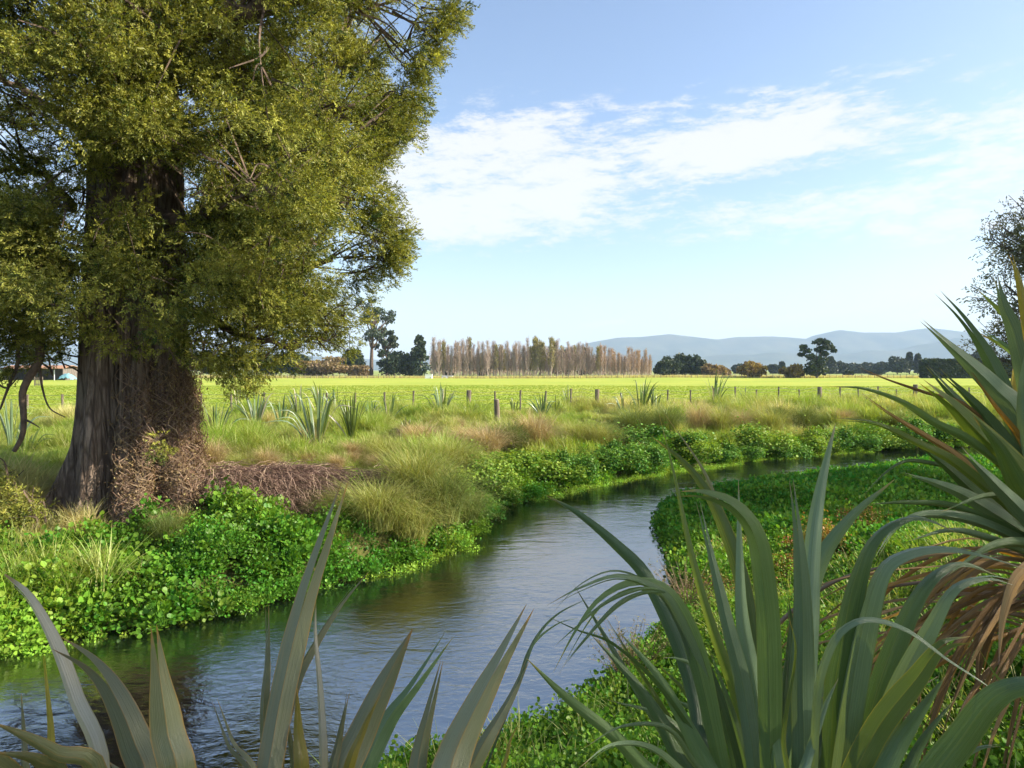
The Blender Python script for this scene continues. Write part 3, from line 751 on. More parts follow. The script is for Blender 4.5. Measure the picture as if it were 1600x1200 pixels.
for i in range(92):      # the skirt: dead blades collapsed towards the stream
    a = rl.gauss(math.radians(192), .55) if i < 74 else rl.uniform(0, 6.28)
    L = rl.uniform(.8, 1.65); drop = rl.uniform(.30, .85); rad = np.array([math.cos(a), math.sin(a), 0])
    s = bD + np.array([0, 0, rl.uniform(-.38, .02)]) + rad * .06
    k = rl.uniform(.45, .75)
    pts = [s, s + rad * L * .3 + [0, 0, rl.uniform(-.05, .10)], s + rad * L * k + [0, 0, -drop * .35], s + rad * L * (k + .18) + [rl.uniform(-.1, .1), rl.uniform(-.1, .1), -drop]]
    for q in pts:
        q[2] = max(q[2], float(ground_z(np.array([q[0]]), np.array([q[1]]))[0]) + .03)
    Cc = catmull(pts, 18)
    V, F, UV = strap(Cc, rl.uniform(.009, .028), np.tile([rl.uniform(-.8, .8), rl.uniform(-1, -.2), .8], (18, 1)), roll0=rl.uniform(-.7, .7), twist=rl.uniform(-1.2, 1.2), fold=.4)
    obj('dead_leaf', make_mesh('dead_leaf', V - bD, F, FM['r'] if i % 12 == 3 else FM['d'], uv=UV, smooth=True), fd)
mb = MB(); mb.tube([(0, 0, -.75), (0.02, 0, -.35), (0, 0, .02)], [.16, .13, .09], 10)
obj('stump', mb.mesh('stump', plain_mat('flax_stump', (.05, .035, .025), (.11, .08, .05), 14., bump=.6, stretch=(1, 1, .3))), fd)

# ---- flax along the far bank
def far_flax(name_label, px, py, d, hpx, nleaf, mat, spread=.55, seed=0, lean=0.):
    r = random.Random(seed)
    dd = np.arange(14., 60., .1); xx = (px - 800) / FPX * dd; zg = ground_z(xx, dd); kk = np.nonzero((sides(xx, dd)[2] == 1) & (CAMZ - (py - HZ) / FPX * dd <= zg + .01))[0]
    if len(kk): d = min(dd[kk[0]], 36.)
    x = (px - 800) / FPX * d; z = float(ground_z(np.array([x]), np.array([d]))[0])
    h = 1.25 * hpx / FPX * d + max(0, (CAMZ - (py - HZ) / FPX * d) - z)
    root = thing('flax_plant', name_label, 'flax', (x, d, z), 'flax plants along the far bank')
    for i in range(nleaf):
        a = r.uniform(0, 6.28); t_ = (i + .5) / nleaf; out = spread * h * (t_ ** .8) * r.uniform(.75, 1.2)
        hh = h * (1.08 - .45 * t_ ** 1.5) * r.uniform(.85, 1.05); rad = np.array([math.cos(a), math.sin(a), 0])
        b = rad * .10 * r.random() + [0, 0, -.05]
        droop = r.random() < .3
        pts = [b, b + rad * out * .35 + [0, 0, hh * .5], b + rad * out * .72 + [0, 0, hh * .85], b + rad * out * (1.15 if not droop else 1.35) + [lean, 0, hh * (1. if not droop else .82)]]
        Cc = catmull(pts, 12)
        V, F, UV = strap(Cc, r.uniform(.055, .085), np.tile(norm(np.array([-rad[0] * .6 + r.uniform(-.6, .6), -rad[1] * .6 - .5, .5])), (12, 1)), fold=.4, tip=1.4)
        obj('leaf', make_mesh('leaf', V, F, FM[mat if r.random() < .75 else 'p' if r.random() < .35 else 'l'], uv=UV, smooth=True), root)
    return root


FF = [('green flax beside the trunk, nearest of the far bank plants', 337, 695, 19.5, 58, 16, 'g', .6),
      ('wide pale flax under the hanging end of the big tree', 400, 668, 25, 50, 18, 'b', .6),
      ('small flax with a drooping cream leaf right of the hanging foliage', 440, 672, 24, 46, 12, 'g', .6),
      ('tall flax with long upright leaves and cream edges before the pasture', 494, 706, 20.5, 86, 18, 'b', .55),
      ('bushy yellow green flax beside the tall cream edged one', 549, 690, 22, 62, 22, 'l', .5),
      ('dark flax standing at the fence behind the tall cream edged one', 500, 650, 28.5, 46, 18, 'g', .5),
      ('sparse flax of few stiff leaves before a fence post', 606, 662, 27, 44, 8, 'g', .55),
      ('blue green flax fan left of the thick fence posts', 690, 660, 27.5, 52, 22, 'b', .6),
      ('low flax right of the lone stake at the fence', 803, 652, 31, 28, 9, 'l', .5),
      ('flax leaning left beside the tan tussock', 848, 654, 31, 32, 12, 'g', .7),
      ('upright dark flax at the fence between two thick posts', 889, 640, 33.5, 32, 14, 'g', .35),
      ('flax with one tall straight leaf right of the thick post', 1002, 655, 30, 54, 15, 'g', .5),
      ('flax of spiky radiating leaves rising above the fence wires', 1116, 638, 33, 50, 15, 'g', .6),
      ('grey green flax behind the trunk at the left edge', 18, 700, 17, 70, 10, 'b', .5),
      ('flax leaning right behind the low bent branch', 40, 712, 16.4, 40, 9, 'l', .7)]
FF += [('short flax left of the tall cream edged one, against the pasture', 466, 655, 27, 46, 12, 'g', .5), ('tattered flax directly behind the bushy yellow green one', 524, 655, 28, 44, 14, 'b', .5), ('dull green flax between the bushy yellow green one and the sparse one', 578, 664, 26, 34, 12, 'g', .6),
       ('low flax fan right of the blue green one below the first thick post', 738, 662, 28, 30, 12, 'l', .6), ('few leaved flax just left of the upright dark one', 868, 650, 32, 26, 9, 'l', .5), ('slanting flax left of the one with a tall straight leaf', 975, 652, 31, 34, 10, 'b', .6),
       ('thin flax right of the one with a tall straight leaf', 1024, 652, 31, 40, 9, 'g', .4), ('small flax beside the trunk at the fence', 372, 648, 29, 40, 10, 'l', .5), ('low olive flax below the sparse one', 634, 690, 22.5, 30, 12, 'l', .6), ('weathered flax at the fence right of the spiky one', 1165, 640, 33, 30, 9, 'b', .5)]
for i, (lb, px, py, d, hp, nl, mt, sp) in enumerate(FF):
    far_flax(lb, px, py, d, hp, nl, mt, sp, seed=40 + i)
# ================================================================== the big conifer on the left
def spray_template(n, L, lw, ll, r, droop=.25, sp=.55):
    """a small twig with n narrow leaves along it (local y = out)"""
    V, F = [], []
    for i in range(n):
        f = (i + .3) / n; y = L * f
        a = r.uniform(0, 2 * np.pi); up = np.array([math.cos(a) * sp, 1 - .5 * sp, math.sin(a) * sp]); up /= np.linalg.norm(up)
        s = np.cross(up, [r.uniform(-1, 1), r.uniform(-1, 1), r.uniform(-1, 1)]); s /= np.linalg.norm(s)
        p = np.array([r.uniform(-.12, .12) * L, y, r.uniform(-.12, .12) * L - droop * y * f])
        l = ll * r.uniform(.7, 1.2)
        k = len(V); V += [p, p + up * l * .5 - s * lw * .5, p + up * l, p + up * l * .5 + s * lw * .5]; F.append([k, k + 1, k + 2, k + 3])
    return np.array(V), np.array(F)


def fill_pads(mb, pads, templates, per, size, r, droop=.3, shell=.55, tint0=.35, centre=None, outw=.5):
    """pads: (cx,cy,cz,rx,ry,rz); leafy twigs spread through each ellipsoid, mostly near its outside"""
    allp, alld, allt = [], [], []
    for (cx, cy, cz, rx, ry, rz) in pads:
        n = int(per * (rx * ry * rz) ** (2 / 3.) / .3)
        u = rand_dirs(n, r); rad = r.random(n) ** .45 * (1 - shell) + shell; rad *= r.uniform(.75, 1.12, n)
        p = np.array([cx, cy, cz]) + u * rad[:, None] * np.array([rx, ry, rz])
        d = u * .8 + r.normal(size=(n, 3)) * .45
        if centre is not None:
            o = np.array([cx, cy, cz]) - centre; o[2] = 0; o = o / max(np.linalg.norm(o), .1) * 1.0 + r.normal(size=3) * .35; d = d * .55 + o * outw * 1.6
        d[:, 2] -= droop
        pt = r.uniform(-.28, .28)
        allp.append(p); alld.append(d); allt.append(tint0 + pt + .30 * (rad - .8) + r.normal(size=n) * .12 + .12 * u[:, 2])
    p = np.concatenate(allp); d = np.concatenate(alld); tnt = np.clip(np.concatenate(allt), 0, 1)
    k = r.integers(0, len(templates), len(p)); R = frames(d, r.uniform(0, 6.28, len(p))); sc = size * r.uniform(.7, 1.3, len(p))
    for i, (tv, tf) in enumerate(templates):
        q = k == i
        mb.stamp(tv, tf, p[q], R[q], sc[q], tnt[q])
    return len(p)


TX, TY = -6.75, 12.2
RG = float(ground_z(np.array([TX]), np.array([TY]))[0])
big = thing('conifer_tree', 'huge old spreading conifer with a fluted grey trunk on the left bank', 'tree', (TX, TY, RG))
OFF = np.array([TX, TY, RG])
camphi = math.atan2(-TY, -TX)      # direction from the trunk to the camera


def trunk_r(th, z):
    """radius of the trunk at angle th (from the camera side, + = right) and height z"""
    R0 = np.interp(z, [-.9, -.4, .1, .7, 1.4, 2.2, 3.8, 6, 9, 13, 17], [1.62, 1.40, 1.14, 1.03, .94, .88, .82, .72, .58, .38, .12])
    cr = 0
    for deg, wd, dp in [(-30, 10, .40), (-3, 7, .17), (22, 8, .20), (48, 8, .14), (80, 10, .2), (118, 9, .22), (160, 9, .2), (-70, 10, .2), (-112, 9, .2)]:
        d = (np.degrees(th) - deg - 4 * np.sin(z * .6 + deg) + 180) % 360 - 180
        cr = cr + dp * np.exp(-(d / wd) ** 2)
    flare = ss(-z, -1.1, .7) * (.20 * np.cos(th * 5 + 1.2) + .13 * np.cos(th * 9 + .5) + .07 * np.cos(th * 17))
    fine = .035 * (fbm(th * 7 + 20, z * .5, 3) - .5) + .022 * (fbm(th * 24 + 40, z * .9 + 7, 3) - .5) * 2
    return R0 * (1 - cr + flare * .8) + fine * 1.5 + .10 * (fbm(th * 1.5 + 9, z * .8, 2) - .5)


th = np.linspace(0, 2 * np.pi, 260, endpoint=False) - np.pi; zz = np.concatenate([np.linspace(-.9, 7, 150), np.linspace(7.2, 17, 40)])
TH, ZZ = np.meshgrid(th, zz, indexing='ij'); RR = trunk_r(TH, ZZ)
ang = camphi - 0 + TH      # + = to the right as the camera sees it
lean = .045 * np.maximum(ZZ, 0)
V = np.stack([RR * np.cos(ang) + lean * .3, RR * np.sin(ang), ZZ - RG], -1)
# put + to the right: mirror the angle if needed
a, b_ = TH.shape; I, J = np.meshgrid(np.arange(a), np.arange(b_ - 1), indexing='ij'); I2 = (I + 1) % a
TF = np.stack([I * b_ + J, I2 * b_ + J, I2 * b_ + J + 1, I * b_ + J + 1], -1).reshape(-1, 4)
m, t, out = new_mat('bark')
tc = t.n('ShaderNodeTexCoord'); ov = tc.outputs['Object']
s1 = t.noise(t.mapping(ov, (5, 5, .5)), 2.2, 8, .7, .4); s2 = t.noise(t.mapping(ov, (22, 22, 1.6)), 1.6, 6, .7); s3 = t.noise(ov, 1.1, 4, .6)
vo = t.n('ShaderNodeTexVoronoi', feature='DISTANCE_TO_EDGE'); t.L.new(t.mapping(ov, (7, 7, 1.1)), vo.inputs['Vector']); vo.inputs['Scale'].default_value = 1.3; crk = t.ramp(vo.outputs['Distance'], .0, .16)
col = t.mix(t.ramp(s1, .3, .72), (.085, .060, .045), (.37, .285, .22))
col = t.mix(t.m('MULTIPLY', t.ramp(s2, .45, .75), .5), col, (.075, .055, .042))
col = t.mix(t.m('MULTIPLY', t.ramp(s3, .52, .7), .5), col, (.17, .165, .12))
col = t.mix(t.m('MULTIPLY', t.m('SUBTRACT', 1., crk), .6), col, (.06, .042, .032))
b = t.n('ShaderNodeBsdfPrincipled'); t.L.new(col, b.inputs['Base Color']); b.inputs['Roughness'].default_value = .95; b.inputs['Specular IOR Level'].default_value = .15
bp = t.n('ShaderNodeBump'); bp.inputs['Strength'].default_value = 1.; bp.inputs['Distance'].default_value = .06
t.L.new(t.m('ADD', t.m('ADD', s1, t.m('MULTIPLY', s2, .55)), t.m('MULTIPLY', crk, .5)), bp.inputs['Height']); t.L.new(bp.outputs[0], b.inputs['Normal']); t.L.new(b.outputs[0], out.inputs[0])
M_BARK = m
obj('trunk', make_mesh('trunk', V.reshape(-1, 3), TF, M_BARK, smooth=True), big)

R4 = np.random.default_rng(21)
# crown outline: reach from the trunk's axis by height (photo's right-hand silhouette)
PZ = [-.2, .3, .5, .9, 1.4, 2.0, 2.5, 3.1, 3.7, 4.1, 4.6, 5.3, 6.5, 8, 10.5, 13, 15, 17]
PR = [1.3, 1.9, 2.5, 3.0, 3.2, 3.4, 3.75, 3.65, 3.2, 2.75, 3.0, 3.65, 4.45, 5.0, 5.0, 4.0, 2.6, 1.0]
pads = []
tries = 0
while len(pads) < 560 and tries < 40000:
    tries += 1
    z = .2 + 15.3 * R4.random() ** 1.35; phi = R4.uniform(-np.pi, np.pi)          # phi: 0 = towards the camera, + = right
    reach = np.interp(z, PZ, PR) * (.74 + .50 * float(fbm(phi * 1.5 + 30, z * .75, 2)))
    front = max(0., math.cos(phi)); right = max(0, math.sin(phi))
    zlo = 3.15 * front + 2.75 * (1 - front)
    if z < zlo: continue
    f = R4.random() ** .42
    if f < .35: continue
    rad = reach * f
    pr = R4.uniform(.32, .70)
    if rad + pr * .75 > reach: rad = reach - pr * .75
    a = camphi + phi
    x, y = TX + rad * math.cos(a), TY + rad * math.sin(a)
    if y < 6.3: continue
    px, py = 800 + x / y * FPX, HZ - (z - CAMZ) / y * FPX
    if y < TY + .3 and 92 < px < 178 and 150 < py < 760 and R4.random() < .72: continue
    if y < TY + .3 and 178 <= px < 330 and 230 < py < 640 and R4.random() < .66: continue
    if y < TY + .5 and px < 330 and py > 500: continue
    if px < 90 and 100 < py < 340 and R4.random() < .7: continue
    if z > 8.5 and R4.random() < .35: continue
    if phi > 2.2 or phi < -2.0:
        if R4.random() < (.78 if px < 330 else .45): continue
    pads.append((x, y, z, pr * R4.uniform(.85, 1.2), pr * R4.uniform(.85, 1.2), pr * R4.uniform(.6, .95)))


def ppad(px, py, d, r, rz=None):
    q = P(px, py, d); pads.append((q[0], q[1], q[2], r, r, rz or r * .8))


# masses one can pick out in the photograph
for q in [(320, 560, 11.0, .42), (300, 520, 11.2, .45), (352, 560, 11.4, .4, .4), (392, 575, 11.6, .34, .34), (378, 600, 11.5, .22, .26), (430, 540, 11.8, .5), (480, 525, 12, .45), (520, 520, 12.2, .4), (372, 520, 11.6, .5),
          (150, 510, 10.4, .30, .2), (118, 500, 10.4, .28, .2), (168, 538, 10.4, .14, .12), (60, 470, 11, .55), (20, 430, 11, .6), (30, 520, 11.4, .45), (75, 530, 11.2, .35), (10, 350, 10.5, .5), (50, 365, 10.3, .45),
          (20, 790, 10.6, .34, .4), (8, 740, 10.8, .26, .3), (48, 815, 10.4, .20, .22), (30, 840, 10.2, .18, .18), (60, 790, 10.6, .14, .2),
          (470, 260, 8.6, .62, .7), (430, 170, 8.8, .6, .6), (520, 190, 9.4, .6, .7), (440, 330, 9.3, .55, .6), (500, 350, 9.8, .5, .6), (540, 250, 10.2, .5, .6), (590, 330, 11.2, .42, .5), (600, 385, 11.6, .40, .42), (560, 420, 11.6, .42, .4),
          (610, 300, 11.6, .26, .3), (618, 360, 11.6, .26, .3), (628, 395, 11.6, .18, .2), (610, 425, 11.7, .12, .18), (640, 150, 11.2, .28, .35), (620, 200, 11.2, .3, .35), (655, 100, 11.2, .32, .36), (680, 50, 11.2, .34, .36), (695, 15, 11.2, .3, .3),
          (590, 235, 11, .3, .3), (560, 480, 12, .28, .3), (540, 540, 12.2, .22, .22), (250, 690, 10.75, .10, .3), (400, 440, 10, .55, .5), (340, 430, 10, .5, .45), (470, 440, 10.8, .5, .5), (420, 480, 10.9, .5, .4)]:
    ppad(*q)
for q in [(205, 410, 10.5, .26, .2), (310, 480, 10.6, .34, .34), (245, 520, 10.7, .2, .3), (285, 545, 10.8, .26, .32), (185, 440, 10.5, .24, .26), (210, 330, 10.3, .4, .4), (150, 370, 10.4, .26, .2), (130, 260, 10.2, .35, .3), (190, 220, 10, .45, .4), (130, 180, 10, .4, .4), (255, 200, 9.8, .45, .4), (215, 545, 10.7, .16, .24), (25, 250, 11, .35, .3), (60, 320, 10.8, .4, .35), (20, 560, 11.3, .4, .3), (85, 440, 11, .4, .4), (30, 480, 11, .5, .45), (70, 400, 11, .45, .4), (-20, 520, 11, .5, .4), (95, 520, 11.4, .35, .3), (60, 555, 11.6, .3, .26), (10, 320, 11, .5, .4), (70, 250, 11.2, .4, .35), (40, 180, 11, .45, .4)]:
    ppad(*q)
OUT_Y = [-60, 0, 60, 130, 200, 260, 300, 350, 400, 440, 510, 560, 600, 640]; OUT_X = [765, 742, 722, 678, 652, 612, 630, 644, 660, 614, 588, 560, 450, 350]
pads = [q for q in pads if HZ - (q[2] - CAMZ) / q[1] * FPX < -60 or 800 + (q[0] + q[3] * .85 + .06) / q[1] * FPX < np.interp(HZ - (q[2] - CAMZ) / q[1] * FPX, OUT_Y, OUT_X)]
pads += [q for q in pads if len(pads) and 800 + q[0] / q[1] * FPX > 560]
pads = np.array(pads)
tmpl = [spray_template(13, .13, .014, .048, R4, droop=.2) for _ in range(6)]
mb = MB(); 
# every pad is a handful of tight tufts, each of short dense twigs pointing out of it
tufts = []
for (cx, cy, cz, rx, ry, rz) in pads:
    m_ = int(np.clip(26 * (rx * ry * rz) ** (2 / 3.) / .25, 3, 26) * (.55 if cz > 8.3 or cy > TY + 2 else 1.))
    u = rand_dirs(m_, R4); q = np.array([cx, cy, cz]) + u * (R4.random((m_, 1)) ** .4) * np.array([rx, ry, rz]) * 1.05
    for v_, uu in zip(q, u):
        s_ = R4.uniform(.13, .24); tufts.append((*v_, s_ * 1.05, s_ * 1.05, s_ * .85))
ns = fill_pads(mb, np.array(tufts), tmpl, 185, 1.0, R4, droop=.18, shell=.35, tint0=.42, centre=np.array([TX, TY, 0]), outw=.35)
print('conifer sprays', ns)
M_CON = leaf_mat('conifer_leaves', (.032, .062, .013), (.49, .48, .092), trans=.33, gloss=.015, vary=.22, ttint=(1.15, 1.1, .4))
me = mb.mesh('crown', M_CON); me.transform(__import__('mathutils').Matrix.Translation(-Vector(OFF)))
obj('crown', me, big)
# limbs from the trunk, and twigs that carry the pads
M_LIMB = plain_mat('limb_bark', (.05, .036, .028), (.17, .12, .085), 5., bump=.6, stretch=(1, 1, 1))
limbs = []
for (pts, r0, r1) in [([P(240, 130, 11.9), P(285, 75, 11.2), P(330, 40, 10.6), P(400, 10, 10.2), P(450, -60, 10)], .24, .09), ([P(215, 330, 12), P(285, 345, 11.3), P(350, 320, 10.7), P(430, 290, 10.2)], .17, .05),
                      ([P(230, 300, 12), P(180, 330, 11.2), P(182, 290, 10.9), P(190, 240, 10.6)], .14, .05), ([P(110, 330, 12), P(60, 270, 11.4), P(-10, 260, 11)], .09, .03), ([P(240, 420, 12), P(330, 440, 11.6), P(430, 420, 11.4), P(520, 405, 11.6)], .16, .04),
                      ([P(120, 420, 12), P(60, 410, 11.4), P(-20, 400, 11)], .14, .05), ([P(170, 60, 12), P(175, -40, 11.6), P(190, -140, 11.4)], .2, .1), ([P(250, 250, 12), P(380, 200, 12), P(480, 180, 12), P(555, 165, 11.9)], .18, .04),
                      ([P(255, 480, 12.2), P(330, 500, 11.8), P(400, 530, 11.6), P(470, 540, 11.8)], .12, .03), ([P(200, 150, 12.6), P(320, 60, 13.4), P(460, 0, 14)], .2, .06), ([P(200, 260, 12.8), P(100, 180, 13.6), P(0, 120, 14)], .18, .05),
                      ([P(250, 360, 12.8), P(380, 320, 13.6), P(500, 300, 14)], .16, .05)]:
    Cc = catmull(pts, 16); Cc[1:-1] += R4.normal(size=(14, 3)) * .04
    mb = MB(); mb.tube(Cc - OFF, np.linspace(r0, r1, 16), 8); obj('limb', mb.mesh('limb', M_LIMB, True), big); limbs.append(Cc)
# the low bent branch left of the trunk
for pts, r0, r1 in [([P(58, 500, 11.3), P(62, 560, 11.2), P(45, 590, 11.1), P(35, 615, 11.05), P(37, 650, 11), P(35, 680, 11), P(22, 705, 11)], .075, .035), ([P(38, 655, 11), P(52, 662, 10.9), P(62, 668, 10.9)], .022, .006), ([P(62, 575, 11.2), P(67, 610, 11.1), P(78, 638, 11), P(102, 652, 11)], .02, .008),
                    ([P(28, 520, 11.3), P(27, 570, 11.2), P(15, 600, 11.2), P(0, 640, 11.2)], .04, .015), ([P(-10, 595, 11.2), P(10, 606, 11.2), P(28, 590, 11.2)], .02, .01)]:
    Cc = catmull(pts, 18); mb = MB(); mb.tube(Cc - OFF, np.linspace(r0, r1, 18), 7); obj('branch', mb.mesh('branch', M_LIMB, True), big)
allc = np.concatenate(limbs); pt = []
for (cx, cy, cz, rx, ry, rz) in pads:
    c = np.array([cx, cy, cz]); k = np.argsort(np.linalg.norm(allc - c, axis=1))[R4.integers(0, 14)]; s = allc[k] + R4.normal(size=3) * .05
    low = cz < 1.6 and cx < TX + .5
    if low: s = c + np.array([.1, .1, -.5])
    dt = math.hypot(cx - TX, cy - TY); tz = cz - .25 * dt
    if not low and np.linalg.norm(s - c) > dt * .8:
        s = np.array([TX + (cx - TX) / dt * .6, TY + (cy - TY) / dt * .6, max(tz, 1.5)])
    s0 = s
    for q in range(4):
        if q: s = s0 + (c - s0) * R4.uniform(.45, .9) + R4.normal(size=3) * .03
        e = c + R4.normal(size=3) * np.array([rx, ry, rz]) * .55; mid = (s + e) / 2 + R4.normal(size=3) * .10 + [0, 0, .18 * np.linalg.norm(e - s) * .5]
        pt.append(catmull([s, mid, e], 10))
pt = np.array(pt); mb = MB(); mb.tubes(pt - OFF, R4.uniform(.012, .028, len(pt)), np.full(len(pt), .006), np.full(len(pt), .5))
obj('twigs', mb.mesh('twigs', M_LIMB), big)

# dead creeper over the right side of the trunk
M_DRY = leaf_mat('dry_stems', (.10, .060, .042), (.34, .235, .15), trans=.15, gloss=.02, vary=.3, ttint=(1.1, 1, .8))
M_DRYL = leaf_mat('dry_leaves', (.16, .09, .06), (.32, .25, .12), trans=.3, gloss=.02, vary=.3)
mb = MB(); n = 900
th0 = R4.uniform(math.radians(-12), math.radians(115), n); z0 = R4.uniform(-.5, 1.9, n) - .5 * np.abs(R4.normal(size=n)) * (th0 < .3)
L = R4.uniform(.25, .9, n); sl_ = R4.uniform(-1., 1., n)
k = np.linspace(0, 1, 9); dz = (L[:, None] * k[None]) * np.where(R4.random(n) < .75, 1, -1)[:, None]
zc = z0[:, None] + dz; tc_ = th0[:, None] + sl_[:, None] * k[None] * .35 + .10 * np.sin(k[None] * 9 + R4.uniform(0, 6, n)[:, None])
rr = trunk_r(tc_, np.clip(zc, -.8, 6)) + .03 + .16 * R4.random(n)[:, None] * np.sin(np.pi * k)[None] + R4.uniform(0, .12, n)[:, None]
pc = np.stack([TX + rr * np.cos(camphi + tc_), TY + rr * np.sin(camphi + tc_), zc], -1)
mb.tubes(pc, R4.uniform(.004, .009, n), np.full(n, .003), R4.uniform(0, 1, n))
crp = thing('dead_creeper', 'dead brown creeper climbing the right side of the big trunk', 'creeper', (TX + 1.2, TY - .4, RG))
CO = np.array([TX + 1.2, TY - .4, RG]); me = mb.mesh('stems', M_DRY); me.transform(__import__('mathutils').Matrix.Translation(-Vector(CO))); obj('stems', me, crp)
sel = R4.integers(0, n, 9500); kk = R4.integers(0, 9, 9500); lp = pc[sel, kk] + R4.normal(size=(9500, 3)) * .05
mb = MB(); mb.stamp(LEAF_D[0], LEAF_D[1], lp, frames(rand_dirs(9500, R4)), np.stack([R4.uniform(.018, .045, 9500), R4.uniform(.025, .07, 9500), np.ones(9500) * .05], -1), R4.uniform(0, 1, 9500))
me = mb.mesh('leaves', M_DRYL); me.transform(__import__('mathutils').Matrix.Translation(-Vector(CO))); obj('leaves', me, crp)

# heap of dead brambles running right from the trunk
mb = MB(); n = 7500
u = R4.random(n); cx = np.interp(u, [0, .5, 1], [-5.5, -4.0, -2.35]); cy = np.interp(u, [0, .5, 1], [12.4, 13.0, 13.7])
hh = np.interp(u, [0, .2, .5, .8, 1], [.95, .80, .78, .74, .42]) * (.85 + .3 * fbm(u * 9, u * 0, 2)); wd = np.interp(u, [0, .5, 1], [.5, .75, .55])
g0 = ground_z(cx, cy)
v = R4.uniform(-1, 1, n); base = np.stack([cx + R4.normal(size=n) * .12, cy + v * wd, g0 + hh * (1 - v * v) * R4.random(n) ** .5], -1)
d = rand_dirs(n, R4); d[:, 0] = d[:, 0] * 1.1 + .5; d[:, 2] = np.abs(d[:, 2]) * .55; L = R4.uniform(.2, .85, n)
k = np.linspace(0, 1, 7)
pts = base[:, None] + d[:, None] * (L[:, None] * k[None])[..., None]; pts[..., 2] -= (L[:, None] * k[None] ** 2) * .45
pts[..., 2] = np.maximum(pts[..., 2], ground_z(pts[..., 0], pts[..., 1]) + .02)
pts += R4.normal(size=pts.shape) * .012
mb.tubes(pts, R4.uniform(.004, .008, n), np.full(n, .0025), np.clip(R4.normal(.42, .25, n), 0, 1))
tag(obj('bramble_heap', mb.mesh('bramble_heap', leaf_mat('bramble_stems', (.16, .10, .078), (.52, .37, .28), trans=.12, gloss=.02, vary=.3, ttint=(1, 1, 1)))), 'long low heap of dead purplish brown brambles right of the trunk', 'brambles')

# ================================================================== loose tree at the right edge, and its neighbour outside the frame
def loose_tree(root, base, H, R, zlo, npads, seed, per, leaf_m, templates, pad_r=(.35, .7), lean=(0, 0), size=1.):
    r = np.random.default_rng(seed)
    top = base + np.array([lean[0], lean[1], H * .92])
    ctr = catmull([base - [0, 0, .3], base * .7 + top * .3 + r.normal(size=3) * .15, top * .6 + base * .4 + r.normal(size=3) * .25, top], 20)
    mb = MB(); mb.tube(ctr - base, np.linspace(.24, .04, 20), 9); obj('trunk', mb.mesh('trunk', M_LIMB, True), root)
    pads, tw = [], []
    for i in range(npads):
        zf = r.random() ** .8; z = base[2] + zlo + (H - zlo) * zf
        rr = R * math.sin(math.pi * (.16 + .80 * zf)) ** .7 * r.uniform(.45, 1.08); a = r.uniform(0, 6.28)
        c = np.array([base[0] + lean[0] * zf + rr * math.cos(a), base[1] + lean[1] * zf + rr * math.sin(a), z]); pr = r.uniform(*pad_r)
        pads.append((*c, pr, pr, pr * .8))
        s = ctr[min(19, int((z - base[2]) / H * 13))]
        tw.append(catmull([s, (s + c) / 2 + r.normal(size=3) * .2 + [0, 0, -.15], c], 10))
        for q in range(7):
            e = c + norm(r.normal(size=3)) * pr * 1.1 + [0, 0, .15]; tw.append(catmull([s * .35 + c * .65 + r.normal(size=3) * .08, c + r.normal(size=3) * pr * .3, e], 10))
    tw = np.array(tw); mb = MB(); mb.tubes(tw - base, r.uniform(.010, .024, len(tw)), np.full(len(tw), .006), np.full(len(tw), .4)); obj('branches', mb.mesh('branches', M_LIMB), root)
    mb = MB(); fill_pads(mb, np.array(pads), templates, per, size, r, droop=-.15, shell=.2, tint0=.4)
    me = mb.mesh('crown', leaf_m); me.transform(__import__('mathutils').Matrix.Translation(-Vector(base))); obj('crown', me, root)


def ztop(x, y): return float(ground_z(np.array([float(x)]), np.array([float(y)]))[0])


tl = [spray_template(10, .26, .026, .07, R4, droop=.0, sp=.7) for _ in range(4)]
M_LOOSE = leaf_mat('loose_tree_leaves', (.085, .095, .06), (.21, .21, .13), trans=.35, gloss=.02, vary=.25)
bE = np.array([13.1, 13.6, ztop(13.1, 13.6)]); te = thing('broadleaf_tree', 'airy dark green tree with thin twigs at the right edge behind the flax', 'tree', bE)
loose_tree(te, bE, 7.2, 3.6, 2.6, 150, 5, 110, M_LOOSE, tl)
bS = np.array([10.6, 1.6, ztop(10.6, 1.6)]); ts = thing('broadleaf_tree', 'dense tree beside the photographer that shades the near bank', 'tree', bS)
loose_tree(ts, bS, 10.0, 4.2, 2.6, 64, 8, 45, M_LOOSE, tl, pad_r=(.6, 1.1))
# ================================================================== ground cover (stuff)
R5 = np.random.default_rng(77)


